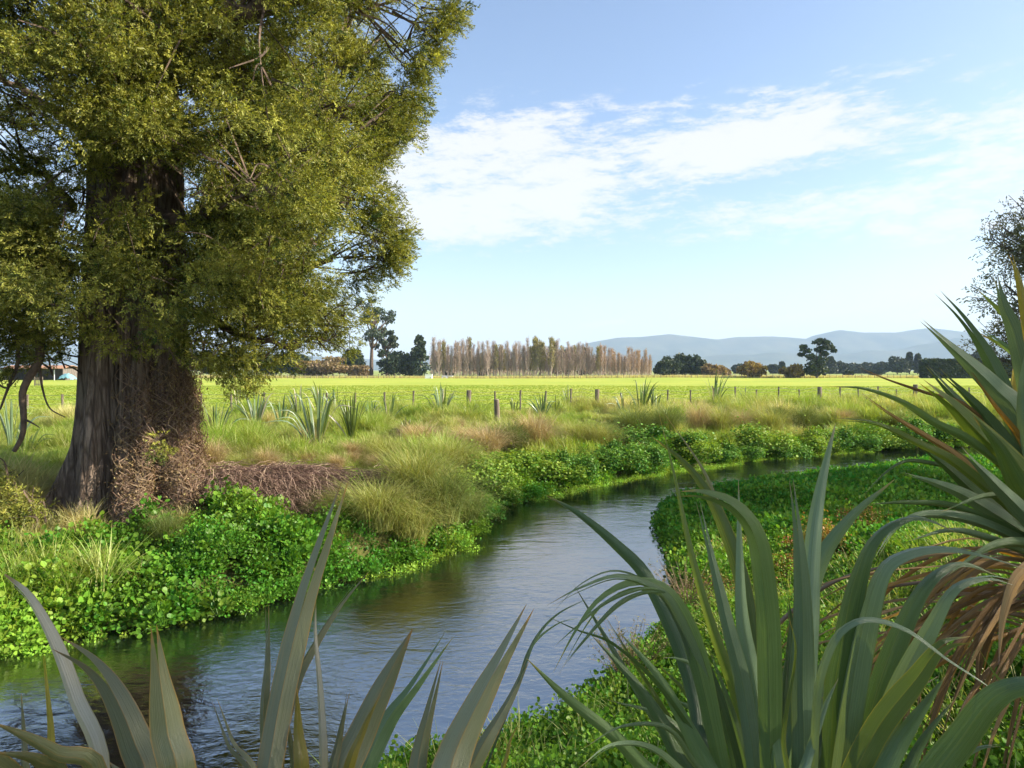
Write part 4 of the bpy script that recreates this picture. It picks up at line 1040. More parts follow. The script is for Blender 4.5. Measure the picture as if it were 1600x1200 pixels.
def blade_tuft(n, h, w, spread, r, droop=.5, seg=3, seeds=0.):
    """a tuft of n curved grass blades"""
    az = r.uniform(0, 2 * np.pi, n); H = h * r.uniform(.55, 1.15, n); out = spread * r.uniform(.3, 1.2, n); b0 = r.uniform(0, .28 * spread, n); az0 = r.uniform(0, 6.28, n)
    V, F, T = [], [], []
    k = np.linspace(0, 1, seg + 1)
    for i in range(n):
        d = np.array([math.cos(az[i]), math.sin(az[i]), 0]); s = np.array([-d[1], d[0], 0]); s = s + d * r.uniform(-.6, .6)
        b = np.array([math.cos(az0[i]), math.sin(az0[i]), 0]) * b0[i]
        dr = droop * r.uniform(.5, 1.4)
        c = b + d * (out[i] * k ** 1.6)[:, None] + np.array([0, 0, 1.]) * (H[i] * (k - dr * .55 * k ** 3))[:, None]
        ww = w * r.uniform(.7, 1.3) * (1 - k) ** .7
        q = len(V)
        for j in range(seg):
            V += [c[j] - s * ww[j] * .5, c[j] + s * ww[j] * .5]
        V.append(c[seg])
        for j in range(seg - 1): F.append([q + 2 * j, q + 2 * j + 1, q + 2 * j + 3, q + 2 * j + 2])
        F.append([q + 2 * seg - 2, q + 2 * seg - 1, q + 2 * seg, q + 2 * seg])
        T += [r.uniform(.1, .9)] * (2 * seg + 1)
    F = np.array(F); tri = F[:, 2] == F[:, 3]
    return np.array(V), [F[~tri], F[tri][:, :3]], np.array(T)


def herb_clump(n, h, rad, leaf, r, flat=.5, oval=True):
    """a clump of broad little leaves on short stems, a low dome"""
    u = rand_dirs(n, r); u[:, 2] = np.abs(u[:, 2]); q = r.uniform(.35, 1.05, n)[:, None]
    p = u * q * np.array([rad, rad, h])
    d = norm(u + r.normal(size=(n, 3)) * .6 + np.array([0, 0, .1])); ref = norm(u * .6 + r.normal(size=(n, 3)) * .45 + [0, 0, flat + .4])
    R = frames(d, ref=ref); sc = leaf * r.uniform(.6, 1.25, n)
    mb = MB(); tt = r.uniform(.15, .85, n)
    if oval:
        mb.stamp(LEAF_O[0], LEAF_O[1], p, R, sc, tt); k = mb.n
        mb2 = MB(); mb2.stamp(LEAF_O[0], LEAF_O[2], p, R, sc, tt); mb.F3 += mb2.F3
    else:
        mb.stamp(LEAF_D[0] * [1.5, 1, 1], LEAF_D[1], p, R, sc, tt)
    m_ = max(4, n // 6); e = p[:m_]; s = e * [.3, .3, 0]
    mb.tubes(np.stack([s, s * .5 + e * .5 + [0, 0, .1 * h], e], 1), np.full(m_, .0035), np.full(m_, .002), np.full(m_, .3))
    return mb


def mesh_of(nm, V, F, T, mat): return make_mesh(nm, V, F, mat, T)


M_GRASS = leaf_mat('grass_blades', (.24, .35, .035), (.66, .56, .30), trans=.45, gloss=.02, inst=True, vary=.2, ttint=(1.2, 1.15, .5))
M_HERB = leaf_mat('herb_leaves', (.070, .19, .018), (.25, .40, .045), trans=.36, gloss=.012, inst=True, vary=.2, rough=.4)
M_CRESS = leaf_mat('cress_leaves', (.05, .20, .022), (.26, .42, .05), trans=.32, gloss=.012, inst=True, vary=.2, rough=.4)
M_REDHERB = leaf_mat('rusty_leaves', (.15, .16, .03), (.30, .11, .035), trans=.3, gloss=.02, inst=True, vary=.3)


def frustum(x, y, m=1.0):
    return (y > .8) & (np.abs(x) < .75 * y * 1.06 + m)


def sample(n, x0, x1, y0, y1):
    x = R5.uniform(x0, x1, n); y = R5.uniform(y0, y1, n); k = frustum(x, y, 1.5)
    return x[k], y[k]


def pxof(x, y, z): return 800 + x / y * FPX, HZ - (z - CAMZ) / y * FPX


def patch(x, y, s, off=0.): return fbm(x * s + off, y * s + off * 1.7, 3)


trunk_d = lambda x, y: np.hypot(x - TX, y - TY)

# ---- long rank grass of the far bank
x, y = sample(230000, -32, 34, 7, 41)
df, dn, zn = sides(x, y); fence = y - (34.1 + .225 * x)
dens = ss(df, .25, 1.2) * (1 - ss(fence, .1, 1.3)) * (trunk_d(x, y) > 1.45)
dens *= np.clip(26 / y, .55, 2.2) * .62
bh = (np.abs(x + 4.0) < 1.9) & (np.abs(y - (13.0 + (x + 4) * .4)) < .7)
dens = np.where(bh, 0, dens)
lowherb = ss(patch(x, y, .5, 3), .42, .58) * (1 - ss(df, 1.8, 3.5)); dens *= 1 - .45 * lowherb
k = (zn == 1) & (R5.random(len(x)) < dens); x, y, df, fence = x[k], y[k], df[k], fence[k]
z = ground_z(x, y)
dryp = ss(patch(x, y, .33, 11), .56, .74) * .8 * ss(df, 1.2, 3.0)
px, py = pxof(x, y, z)
dryp = np.maximum(dryp, .8 * np.exp(-((px - 700) / 110) ** 2 - ((py - 700) / 35) ** 2) * ss(patch(x, y, 1.1, 2), .3, .6))
dryp = np.maximum(dryp, .85 * np.exp(-((trunk_d(x, y) - 1.6) / .8) ** 2) * (y < TY + .5))
dryp = np.maximum(dryp, .55 * ss(fence, -1.6, .2))
tint = np.clip(.16 + .62 * dryp + R5.normal(size=len(x)) * .10 + .34 * (patch(x, y, .8, 7) - .5) * 2, 0, 1)
gs = []
for i in range(6):
    V, F, T = blade_tuft(34, .46, .010, .30, R5, droop=.8 if i < 4 else .25, seg=4); gs.append(mesh_of('grass_tuft', V, F, T, M_GRASS))
sc = R5.uniform(.55, 1.25, len(x)) * (.35 + 1.3 * ss(patch(x, y, .55, 21), .3, .72)) * (1 + .35 * ss(y, 20, 34))
instancer('long_grass', np.stack([x, y, z - .03], -1), R5.uniform(0, 6.28, len(x)), R5.normal(size=(len(x), 2)) * .16, sc, R5.integers(0, 6, len(x)), tint, gs,
          'long yellow green grass with dry straw patches covering the far bank', 'grass')
print('grass', len(x))

# ---- leafy herbs along the far water's edge
x, y = sample(90000, -20, 26, 6.5, 31)
df, dn, zn = sides(x, y)
wide = np.interp(x, [-12, -6, -4, -2.7, -2.2, -.6, .2, 3, 30], [2.9, 2.9, 2.6, 1.6, .55, .6, 1.5, 1.4, 1.3])
dens = ss(df, -.05, .12) * (1 - ss(df, wide * .55, wide * 1.15)) * (.35 + .9 * ss(patch(x, y, .8, 5), .33, .55)) * np.clip(14 / y, .5, 1.6) * .95
dens = np.where(trunk_d(x, y) < 1.5, 0, dens)
over = (zn == 0) & (df < .32 * ss(patch(x, y, 1.2, 15), .35, .65)) & (dn > .5) & (R5.random(len(x)) < .55)
k = ((zn == 1) & (R5.random(len(x)) < dens)) | over; x, y, df = x[k], y[k], df[k]; z = np.maximum(ground_z(x, y), -.93)
mound = .42 * ss(patch(x, y, .75, 31), .35, .7) * ss(df, .1, .8)
hs = []
for i in range(6):
    hs.append(herb_clump([95, 140, 115, 170, 130, 80][i], .20 + .05 * (i % 3), .20, [.042, .026, .034, .022, .030, .048][i], R5).mesh('herb_clump', M_HERB))
tint = np.clip(.42 + R5.normal(size=len(x)) * .16 + .8 * (patch(x, y, .7, 9) - .5) * 2 - .08 * (x < -2.5), 0, 1)
lay = 1 + (R5.random(len(x)) * 0)
zz_ = z - .02 + mound * R5.random(len(x)) ** .4
instancer('leafy_herbs', np.stack([x, y, zz_], -1), R5.uniform(0, 6.28, len(x)), R5.normal(size=(len(x), 2)) * .25, R5.uniform(.5, 1.5, len(x)), np.clip((patch(x, y, .8, 101) * 13 - 3.5 + R5.normal(size=len(x)) * .9), 0, 5).astype(int), tint, hs,
          'bright green leafy herbs crowding the far edge of the stream', 'herbs')
print('herbs', len(x))

# ---- watercress: the dense green bed on the near side, and floating strips under the far bank
x, y = sample(120000, 1.5, 30, 9.5, 28)
df, dn, zn = sides(x, y)
dens = ss(dn, -.1, .15) * np.clip(16 / y, .5, 1.6) * .8 * (.55 + .6 * ss(patch(x, y, .6, 51), .3, .5))
dens *= (1 - .85 * ss(y, 10.9, 9.9))
k = (zn == -1) & (R5.random(len(x)) < dens); x, y, dn = x[k], y[k], dn[k]; z = ground_z(x, y)
up = .24 * ss(dn, .0, 1.6) * (.4 + .9 * ss(patch(x, y, .55, 61), .3, .7))
cs = []
for i in range(5):
    cs.append(herb_clump([56, 60, 50, 64, 56][i], .18 + .04 * (i % 3), .21, [.042, .05, .046, .038, .056][i], R5).mesh('cress_clump', M_CRESS))
tint = np.clip(.28 + R5.normal(size=len(x)) * .15 + .55 * (patch(x, y, .5, 19) - .5) * 2, 0, 1)
# strips afloat
x2, y2 = sample(60000, -6, 20, 7.5, 28); d2, dn2, zn2 = sides(x2, y2)
k = (zn2 == 0) & (d2 < .55 * ss(patch(x2, y2, .45, 71), .40, .6) + .12) & (dn2 > .7) & (R5.random(len(x2)) < .55); x2, y2 = x2[k], y2[k]
X_ = np.concatenate([x, x2]); Y_ = np.concatenate([y, y2]); Z_ = np.concatenate([z - .02 + up * R5.random(len(x)) ** .35, np.full(len(x2), WATER_Z - .06)])
S_ = np.concatenate([R5.uniform(.7, 1.35, len(x)), R5.uniform(.4, .7, len(x2))]); T_ = np.concatenate([tint, np.clip(R5.normal(.85, .12, len(x2)), 0, 1)])
instancer('watercress', np.stack([X_, Y_, Z_], -1), R5.uniform(0, 6.28, len(X_)), R5.normal(size=(len(X_), 2)) * .18, S_, R5.integers(0, 5, len(X_)), T_, cs,
          'deep green watercress bed spreading from the near bank into the stream', 'watercress')
print('cress', len(X_))

# ---- weeds on the near bank
x, y = sample(60000, -5, 14, 2.2, 11.5)
df, dn, zn = sides(x, y)
dens = ss(dn, -.05, .2) * np.clip(5.5 / y, .35, 1.2) * .62 * (.5 + .6 * ss(patch(x, y, 1., 81), .3, .5))
k = (zn == -1) & (R5.random(len(x)) < dens) & (np.hypot(x - 2.6, y - 3.1) > .3); x, y, dn = x[k], y[k], dn[k]; z = ground_z(x, y)
up = .22 * ss(dn, .0, .8) * ss(patch(x, y, .9, 91), .3, .7)
ws = []
for i in range(6):
    ws.append(herb_clump([100, 90, 120, 80, 96, 120][i], .20 + .06 * (i % 3), .17, [.030, .036, .026, .042, .034, .024][i], R5).mesh('weed_clump', M_HERB))
tint = np.clip(.36 + R5.normal(size=len(x)) * .16 + .3 * (patch(x, y, .9, 29) - .5) * 2, 0, 1)
instancer('weeds', np.stack([x, y, z - .02 + up * R5.random(len(x)) ** .4], -1), R5.uniform(0, 6.28, len(x)), R5.normal(size=(len(x), 2)) * .2, R5.uniform(.6, 1.2, len(x)), R5.integers(0, 6, len(x)), tint, ws,
          'soft leafy weeds on the near bank around the flax', 'weeds')
print('weeds', len(x))
# near grass between the flax
x, y = sample(30000, -4, 12, 1.6, 12.5)
df, dn, zn = sides(x, y); k = (zn == -1) & (dn > .5) & (R5.random(len(x)) < np.where(y < 9, .10 + .22 * (x > 1.8) * ss(patch(x, y, .9, 55), .35, .6), .16 * ss(patch(x, y, .9, 55), .4, .6))); x, y = x[k], y[k]; z = ground_z(x, y)
instancer('bank_grass', np.stack([x, y, z - .02], -1), R5.uniform(0, 6.28, len(x)), R5.normal(size=(len(x), 2)) * .2, R5.uniform(.5, 1.2, len(x)), R5.integers(0, 6, len(x)), np.clip(R5.normal(.32, .22, len(x)), 0, 1), gs,
          'thin grass among the weeds on the near bank', 'grass')
# ---- short pasture grass beyond the fence
x = R5.uniform(-70, 75, 90000); y = 34 + 62 * R5.random(90000) ** 1.5; fence = y - (34.1 + .225 * x); k = frustum(x, y, 2) & (fence > .6); x, y = x[k], y[k]
M_PAST = leaf_mat('pasture_blades', (.23, .34, .035), (.38, .41, .065), trans=.45, gloss=.01, inst=True, vary=.12, ttint=(1.1, 1.1, .6))
ps = []
for i in range(3):
    V, F, T = blade_tuft(16, .11, .014, .22, R5, droop=.5, seg=2); ps.append(mesh_of('pasture_tuft', V, F, T, M_PAST))
instancer('pasture_grass', np.stack([x, y, ground_z(x, y)], -1), R5.uniform(0, 6.28, len(x)), R5.normal(size=(len(x), 2)) * .1, R5.uniform(.5, 1.2, len(x)), R5.integers(0, 3, len(x)), np.clip(.35 + R5.normal(size=len(x)) * .15 + (patch(x, y, .15, 3) - .5) * 1.2, 0, 1), ps,
          'short sunlit grass of the pasture beyond the fence', 'grass')
# pale dead grass along the far edge of the pasture
x = R5.uniform(-150, 190, 14000); y = 187 + R5.uniform(0, 22, 14000) - .04 * x
gd = []
for i in range(3):
    V, F, T = blade_tuft(18, .8, .07, .6, R5, droop=.4, seg=2); gd.append(mesh_of('straw_tuft', V, F, T, M_GRASS))
instancer('straw_grass', np.stack([x, y, ground_z(x, y)], -1), R5.uniform(0, 6.28, len(x)), R5.normal(size=(len(x), 2)) * .1, R5.uniform(.5, 1.1, len(x)), R5.integers(0, 3, len(x)), np.clip(R5.normal(.8, .12, len(x)), 0, 1), gd,
          'strip of pale straw coloured grass along the far side of the pasture', 'grass')

# ================================================================== countable tussocks and shrubs on the banks
M_TUS = leaf_mat('tussock_green', (.19, .26, .04), (.46, .43, .16), trans=.38, gloss=.02, vary=.22, ttint=(1.2, 1.1, .5))
M_TUT = leaf_mat('tussock_tan', (.34, .26, .12), (.58, .46, .26), trans=.35, gloss=.02, vary=.22, ttint=(1.1, 1., .6))
M_TUD = leaf_mat('tussock_dark', (.09, .15, .03), (.24, .27, .08), trans=.35, gloss=.02, vary=.22, ttint=(1.2, 1.1, .5))
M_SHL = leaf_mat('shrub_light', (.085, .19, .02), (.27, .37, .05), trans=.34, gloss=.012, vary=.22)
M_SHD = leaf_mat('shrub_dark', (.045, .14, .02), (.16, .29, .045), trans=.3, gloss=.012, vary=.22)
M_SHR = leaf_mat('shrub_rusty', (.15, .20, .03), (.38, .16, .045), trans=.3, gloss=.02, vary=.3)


def tus_mesh(h, spread, n, w, mat, seed, droop=.9):
    V, F, T = blade_tuft(n, h, w, spread, np.random.default_rng(seed), droop=droop, seg=5); return mesh_of('tussock', V, F, T, mat)


def on_ground(px, py, d):
    """where the line of sight through a pixel meets the bank (near bank when d says so)"""
    dd = np.arange(4., 60., .05); x = (px - 800) / FPX * dd; zr = CAMZ - (py - HZ) / FPX * dd
    zg = ground_z(x, dd); zn = sides(x, dd)[2]; side = -1 if d < 11 and px > 1000 else 1
    k = np.nonzero((zn == side) & (zr <= zg + .01))[0]
    i = k[0] if len(k) else np.argmin(abs(dd - d))
    return x[i], dd[i], float(zg[i])


def place_px(px, py, d):
    q = P(px, py, d); return q[0], d, ztop(q[0], d)


TUS = [(835, 690, 25.0, 1.05, 1.0, 't', 'round tan tussock left of the green shrubs at the bend'), (800, 690, 24.2, .8, .8, 'd', 'dark green tussock in the shade of the round tan one'),
       (902, 682, 27, .75, .85, 'g', 'pale green tussock right of the round tan one'), (935, 690, 26.5, .85, .95, 'g', 'yellow green tussock with drooping dry blades above the shrubs'),
       (990, 668, 29, .95, 1.0, 'd', 'dark sedge clump below the fence beside the straight leaved flax'), (1040, 668, 30, 1.05, .9, 'd', 'shaded sedge clump right of the straight leaved flax'),
       (1090, 668, 30.5, 1.15, .8, 't', 'tall brownish tussock below the spiky flax'), (1125, 672, 29.5, 1.15, 1., 'g', 'grey green weeping tussock below the spiky flax'),
       (1160, 670, 30.5, 1.0, .8, 't', 'reddish dry tussock between two weeping green ones'), (1205, 672, 30.5, 1.15, 1., 'g', 'weeping olive tussock on the bank left of the strainer post'),
       (1255, 655, 33, .9, .9, 'd', 'dark sedge clump at the foot of the strainer post'), (1315, 652, 34, .75, .7, 't', 'small brown tussock right of the strainer post'),
       (1400, 660, 33, .8, .9, 'd', 'dark sedge clump behind the arching leaf tips'), (1215, 650, 34, .8, .8, 'd', 'low sedge clump along the fence left of the strainer post'),
       (652, 770, 13.6, .95, .9, 'g', 'large overhanging tussock at the end of the bramble heap'), (590, 812, 11.9, .7, .8, 'g', 'olive hanging tussock over the water below the bramble heap'),
       (640, 835, 12.2, .8, .75, 'g', 'weeping tussock trailing blades into the stream'), (690, 800, 13.4, .9, .85, 'd', 'dark green tussock on the overhanging corner of the bank'),
       (725, 815, 13.3, .75, .7, 'd', 'tall grass clump at the tip of the overhanging corner'), (262, 850, 9.9, .62, .34, 'd', 'upright bright grass clump in front of the trunk'),
       (660, 690, 20.5, .75, .9, 't', 'straw coloured grass clump midway to the fence'), (600, 715, 17.0, .7, .8, 'g', 'light green tussock behind the bramble heap'),
       (712, 725, 18.2, .7, .85, 'g', 'rounded lime green tussock on the middle of the bank'), (760, 700, 21.5, .8, .9, 't', 'tawny clump at the foot of the lone stake'),
       (540, 800, 11.2, .6, .7, 'g', 'pale grass clump under the bramble heap'), (730, 690, 21.8, .7, .8, 't', 'dry brown clump left of the lone stake')]
tm = {}
for kx, mt in (('g', M_TUS), ('t', M_TUT), ('d', M_TUD)):
    tm[kx] = [tus_mesh(1., 1.0, 1300, .010, mt, 100 + i, .95) for i in range(2)]
for i, (px, py, d, h, wd, kx, lb) in enumerate(TUS):
    x, y, z = on_ground(px, py + 14, d)
    o = obj('tussock', tm[kx][i % 2]); o.location = (x, y, z - .05); o.scale = (wd * 1.4, wd * 1.4, h * 1.75); o.rotation_euler = (0, 0, i * 1.7)
    tag(o, lb, 'tussock', 'tussocks on the banks')


RC = np.random.default_rng(9)
for i in range(46):      # nothing tells these small clumps apart
    while True:
        px, py = RC.uniform(330, 1010), RC.uniform(660, 745)
        x, y, z = on_ground(px, py, 20.)
        if float(sides(np.array([x]), np.array([y]))[0][0]) > 1.8 and not (np.hypot(x + 4, y - 13) < 2.2): break
    k_ = 'tgt'[i % 3]; o = obj('grass_clump', tm[k_][i % 2]); s_ = RC.uniform(.35, .7); o.location = (x, y, z - .04); o.scale = (s_, s_, s_ * RC.uniform(1., 1.6)); o.rotation_euler = (0, 0, RC.uniform(0, 6))
    tag(o, 'small straw coloured clump of drooping grass on the far bank' if k_ == 't' else 'small olive clump of drooping grass on the far bank', 'grass clump', 'small straw clumps on the far bank' if k_ == 't' else 'small olive clumps on the far bank')


def shrub_mesh(n, leaf, mat, seed, lumps=7):
    r = np.random.default_rng(seed); mb = MB()
    ls = []; lumps = 15
    for i in range(lumps):
        a = r.uniform(0, 6.28); q = r.uniform(.0, .85); ls.append((q * math.cos(a), q * math.sin(a), r.uniform(.08, .30) + .42 * (1 - q) * r.uniform(.3, 1.1), r.uniform(.15, .34)))
    for (cx, cy, cz, rr) in ls:
        lt = r.uniform(-.22, .22); u = rand_dirs(int(n / lumps * (rr / .25) ** 1.5), r); rad = (r.uniform(.45, 1.05, len(u)) + .5 * np.abs(r.normal(size=len(u))) * (r.random(len(u)) < .16))[:, None]; p = np.array([cx, cy, cz]) + u * rad * rr
        p[:, 2] = np.maximum(p[:, 2], .02); keep = p[:, 2] > -.1
        ref = norm(u + r.normal(size=u.shape) * .5 + [0, 0, .5]); dd = norm(r.normal(size=u.shape) + u * .4)
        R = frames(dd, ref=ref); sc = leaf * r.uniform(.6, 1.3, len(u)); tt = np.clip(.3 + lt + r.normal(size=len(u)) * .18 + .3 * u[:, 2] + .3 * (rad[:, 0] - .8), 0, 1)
        mb.stamp(LEAF_O[0], LEAF_O[1], p, R, sc, tt); m2 = MB(); m2.stamp(LEAF_O[0], LEAF_O[2], p, R, sc, tt)
        m2.F3 = [f + mb.n - m2.n for f in m2.F3]; mb.F3 += m2.F3
        st = p[:10]; mb.tubes(np.stack([np.tile([0, 0, -.05], (len(st), 1)) + st * .15, st * .5, st], 1), np.full(len(st), .012), np.full(len(st), .004), np.full(len(st), .1))
    return mb.mesh('shrub', mat)


SHR = [(790, 735, 18.3, 1.0, .62, 'l', 'lime green leafy shrub where the bank bends in'), (845, 728, 19.6, 1.0, .68, 'l', 'bright leafy shrub overhanging the floating weed'), (880, 738, 19.6, .7, .62, 'd', 'dark glossy shrub at the water right of the bright ones'),
       (930, 722, 21.6, 1.0, .62, 'l', 'rounded shrub above the bare earth of the bank'), (965, 715, 22.4, .9, .6, 'd', 'deep green shrub beside the narrows'), (1000, 712, 23.2, .9, .7, 'd', 'tall dark shrub at the water before the arching leaf'),
       (1020, 690, 25.5, 1.1, .8, 'd', 'large rounded dark shrub on the slope below the sedges'), (1075, 700, 25, .9, .6, 'l', 'small light shrub right of the large dark one'), (1140, 704, 25.6, .85, .7, 'd', 'dark leafy shrub at the water left of a twin'),
       (1180, 698, 26.5, 1.1, .75, 'l', 'broad light green shrub on the far bank over the bright water'), (1230, 700, 26.6, .9, .7, 'd', 'dark shrub where the stream narrows to a strip'), (1275, 690, 28, 1., .7, 'l', 'light shrub before the strainer post'),
       (1315, 690, 28.3, 1.0, .7, 'd', 'dark shrub with dry twigs at the far end of the stream'), (1370, 684, 29.5, 1.1, .75, 'l', 'pale shrub behind the arching leaf tips'), (1430, 680, 30.2, 1.1, .75, 'd', 'dark shrub under the flax leaf tips'),
       (1500, 676, 31.5, 1.2, .8, 'l', 'green shrub half hidden by the tall flax'), (775, 765, 16.4, .6, .45, 'l', 'low yellow green shrub on the inner bend'), (745, 745, 17., .8, .55, 'l', 'leafy shrub above the inner bend'),
       (1225, 905, 8.0, .55, .50, 'r', 'rust red leaved shrub behind the green flax'), (1285, 880, 8.6, .65, .55, 'r', 'yellow and rust shrub right of the upright blades'), (1175, 860, 9.2, .55, .45, 'r', 'olive shrub with reddish tips at the cress edge'),
       (1340, 830, 10.2, .7, .42, 'r', 'yellowing low shrub between the two flaxes'), (1130, 930, 7.5, .4, .34, 'r', 'reddish leaved seedling at the water edge')]
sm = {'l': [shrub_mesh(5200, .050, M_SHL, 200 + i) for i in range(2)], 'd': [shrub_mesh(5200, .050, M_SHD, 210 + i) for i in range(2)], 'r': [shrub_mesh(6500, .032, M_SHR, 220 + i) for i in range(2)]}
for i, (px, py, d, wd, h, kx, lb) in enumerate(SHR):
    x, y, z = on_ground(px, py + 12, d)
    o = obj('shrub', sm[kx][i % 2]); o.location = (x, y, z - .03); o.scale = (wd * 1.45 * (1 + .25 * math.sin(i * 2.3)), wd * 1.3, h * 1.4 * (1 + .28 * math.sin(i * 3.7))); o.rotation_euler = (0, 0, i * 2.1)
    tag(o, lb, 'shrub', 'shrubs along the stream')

# twiggy half-bare bush on the near bank, left of the green flax
def twig_bush(loc, H, R, n, seed, label):
    r = np.random.default_rng(seed); root = thing('twiggy_bush', label, 'bush', loc)
    az = r.uniform(0, 6.28, n); out = R * r.random(n) ** .6; hh = H * r.uniform(.5, 1.05, n)
    k = np.linspace(0, 1, 8); pts = np.stack([np.cos(az)[:, None] * out[:, None] * k ** 1.3, np.sin(az)[:, None] * out[:, None] * k ** 1.3, hh[:, None] * k], -1) + r.normal(size=(n, 8, 3)) * .012 * np.sqrt(k)[None, :, None]
    mb = MB(); mb.tubes(pts, r.uniform(.003, .006, n), np.full(n, .0015), r.uniform(.1, .6, n)); obj('stems', mb.mesh('stems', M_DRY), root)
    m_ = n * 26; i = r.integers(0, n, m_); j = r.integers(2, 8, m_); p = pts[i, j] + r.normal(size=(m_, 3)) * .018
    mb = MB(); mb.stamp(LEAF_D[0], LEAF_D[1], p, frames(rand_dirs(m_, r) + [0, 0, .3]), np.stack([r.uniform(.010, .018, m_), r.uniform(.016, .03, m_), np.full(m_, .02)], -1), r.uniform(0, 1, m_))
    obj('leaves', mb.mesh('leaves', leaf_mat('twig_leaves', (.12, .13, .04), (.30, .24, .10), trans=.3, gloss=.02, vary=.25)), root)


q = place_px(985, 1010, 6.6); twig_bush(q, .62, .5, 90, 3, 'twiggy half bare bush between the stream and the green flax')
q = place_px(1075, 900, 8.4); twig_bush(q, .7, .55, 80, 4, 'sparse dark twigs hanging over the water behind the thin yellow blade')

for pts, lb in [([P(1205, 985, 3.7), P(1262, 935, 3.6), P(1325, 900, 3.5), P(1450, 872, 3.4)], 'upper dry brown stalk lying across the weeds left of the dead flax skirt'), ([P(1320, 925, 3.5), P(1400, 915, 3.4), P(1480, 905, 3.3)], 'lower dry brown stalk beside the dead flax skirt')]:
    mb = MB(); mb.tube(catmull(pts, 14), np.linspace(.012, .007, 14), 6, .6); tag(obj('dry_stalk', mb.mesh('dry_stalk', M_DRY, True)), lb, 'stalk')
# ================================================================== fences and posts
M_POST = plain_mat('weathered_wood', (.10, .08, .06), (.27, .22, .165), 9., bump=.5, stretch=(1, 1, .15))
M_WIRE = plain_mat('wire', (.25, .24, .22), (.35, .34, .32), 5., rough=.5, metal=.8)


def fence_y(x): return 34.1 + .225 * x


def at_fence(px):
    s = (px - 800) / FPX; y = 34.1 / (1 - .225 * s); return s * y, y


def post_mesh(r, h, seed, k=9, below=.3):
    q = random.Random(seed); mb = MB()
    pts = [(q.uniform(-.01, .01), q.uniform(-.01, .01), z) for z in np.linspace(-below, h, 6)]
    mb.tube(pts, [r * q.uniform(.94, 1.06) for _ in pts], k); return mb.mesh('post', M_POST)


fx, fy = at_fence(732); fence_o = np.array([fx, fy, 0])
wf = thing('wire_fence', 'post and wire fence of grey wooden posts between the bank and the pasture', 'fence', fence_o)
pm_thick = [post_mesh(.115, 1.22, i) for i in range(3)]; pm_thin = [post_mesh(.045, 1.15, 10 + i, 6) for i in range(4)]
thick = [732, 932, 1281, 1430, 1560]
thin = [98, 43, -10, 150, 205, 260, 315, 362, 412, 463, 510, 556, 601, 645, 690, 773, 813, 852, 892, 969, 1005, 1043, 1079, 1114, 1149, 1182, 1216, 1249, 1313, 1342, 1372, 1401, 1459, 1487, 1515, 1540, 1588, 1615]
for i, px in enumerate(thick + thin):
    x, y = at_fence(px); o = obj('post', (pm_thick[i % 3] if i < len(thick) else pm_thin[i % 4]), wf)
    o.location = (x - fx, y - fy, ztop(x, y)); o.rotation_euler = (random.uniform(-.03, .03), random.uniform(-.035, .035), i)
xs = np.linspace(at_fence(-60)[0], at_fence(1650)[0], 60)
for hgt in (.28, .5, .72, .94, 1.1):
    mb = MB(); ys = fence_y(xs); mb.tube(np.stack([xs - fx, ys - fy - .06, ground_z(xs, ys) + hgt], -1), .006, 4); obj('wire', mb.mesh('wire', M_WIRE), wf)

x, y, z = place_px(777, 668, 26.5)
st = obj('wooden_post', None); st.location = (x, y, z); tag(st, 'lone weathered post leaning slightly on the bank, nearer than the fence', 'post')
mb = MB(); mb.tube([(0, 0, -.4), (.005, 0, .3), (-.01, .01, .8), (-.035, .01, 1.24)], [.115, .112, .108, .10], 12); o1 = obj('shaft', mb.mesh('shaft', M_POST), st)
mb = MB(); mb.tube([(-.035, .01, 1.242), (-.036, .01, 1.262)], [.098, .085], 12); obj('top', mb.mesh('top', plain_mat('post_top', (.22, .18, .13), (.33, .28, .2), 30.)), st)

# far fence along the far edge of the pasture
def far_fence(name_label, p0, p1, n, h, r, wires):
    root = thing('wire_fence', name_label, 'fence', (p0[0], p0[1], 0))
    me = post_mesh(r, h, 33, 5)
    for i in range(n):
        f = i / (n - 1); x = p0[0] + (p1[0] - p0[0]) * f; y = p0[1] + (p1[1] - p0[1]) * f
        o = obj('post', me, root); o.location = (x - p0[0], y - p0[1], ztop(x, y))
    xs = np.linspace(p0[0], p1[0], 40); ys = np.linspace(p0[1], p1[1], 40)
    for hg in wires:
        mb = MB(); mb.tube(np.stack([xs - p0[0], ys - p0[1], ground_z(xs, ys) + hg], -1), .012, 3); obj('wire', mb.mesh('wire', M_WIRE), root)


q0, q1, q2, q3 = P(-80, 590, 150), P(625, 588, 184), P(700, 588, 187), P(1620, 592, 178)
far_fence('pale fence along the far left edge of the pasture', (q0[0], 150), (q1[0], 184), 70, 1.15, .07, (.4, .75, 1.05))
far_fence('fence of low posts along the far right edge of the pasture', (q2[0], 187), (q3[0], 178), 95, 1.1, .06, (.4, .75, 1.05))

# ================================================================== far trees
def clump_cloud(mb, pads, per, leaf, r, tint0=.4, up=.3):
    for (cx, cy, cz, rx, ry, rz) in pads:
        n = int(per); u = rand_dirs(n, r); rad = r.random(n) ** .4
        p = np.array([cx, cy, cz]) + u * rad[:, None] * np.array([rx, ry, rz])
        d = rand_dirs(n, r) + u * .4; ref = norm(u + r.normal(size=(n, 3)) * .6 + [0, 0, up])
        tt = np.clip(tint0 + r.normal(size=n) * .15 + r.uniform(-.12, .12) + .22 * u[:, 2], 0, 1)
        sc = leaf * r.uniform(.6, 1.4, n)
        mb.stamp(LEAF_D[0] * [1.2, 1, 1], LEAF_D[1], p, frames(d, ref=ref), sc, tt)


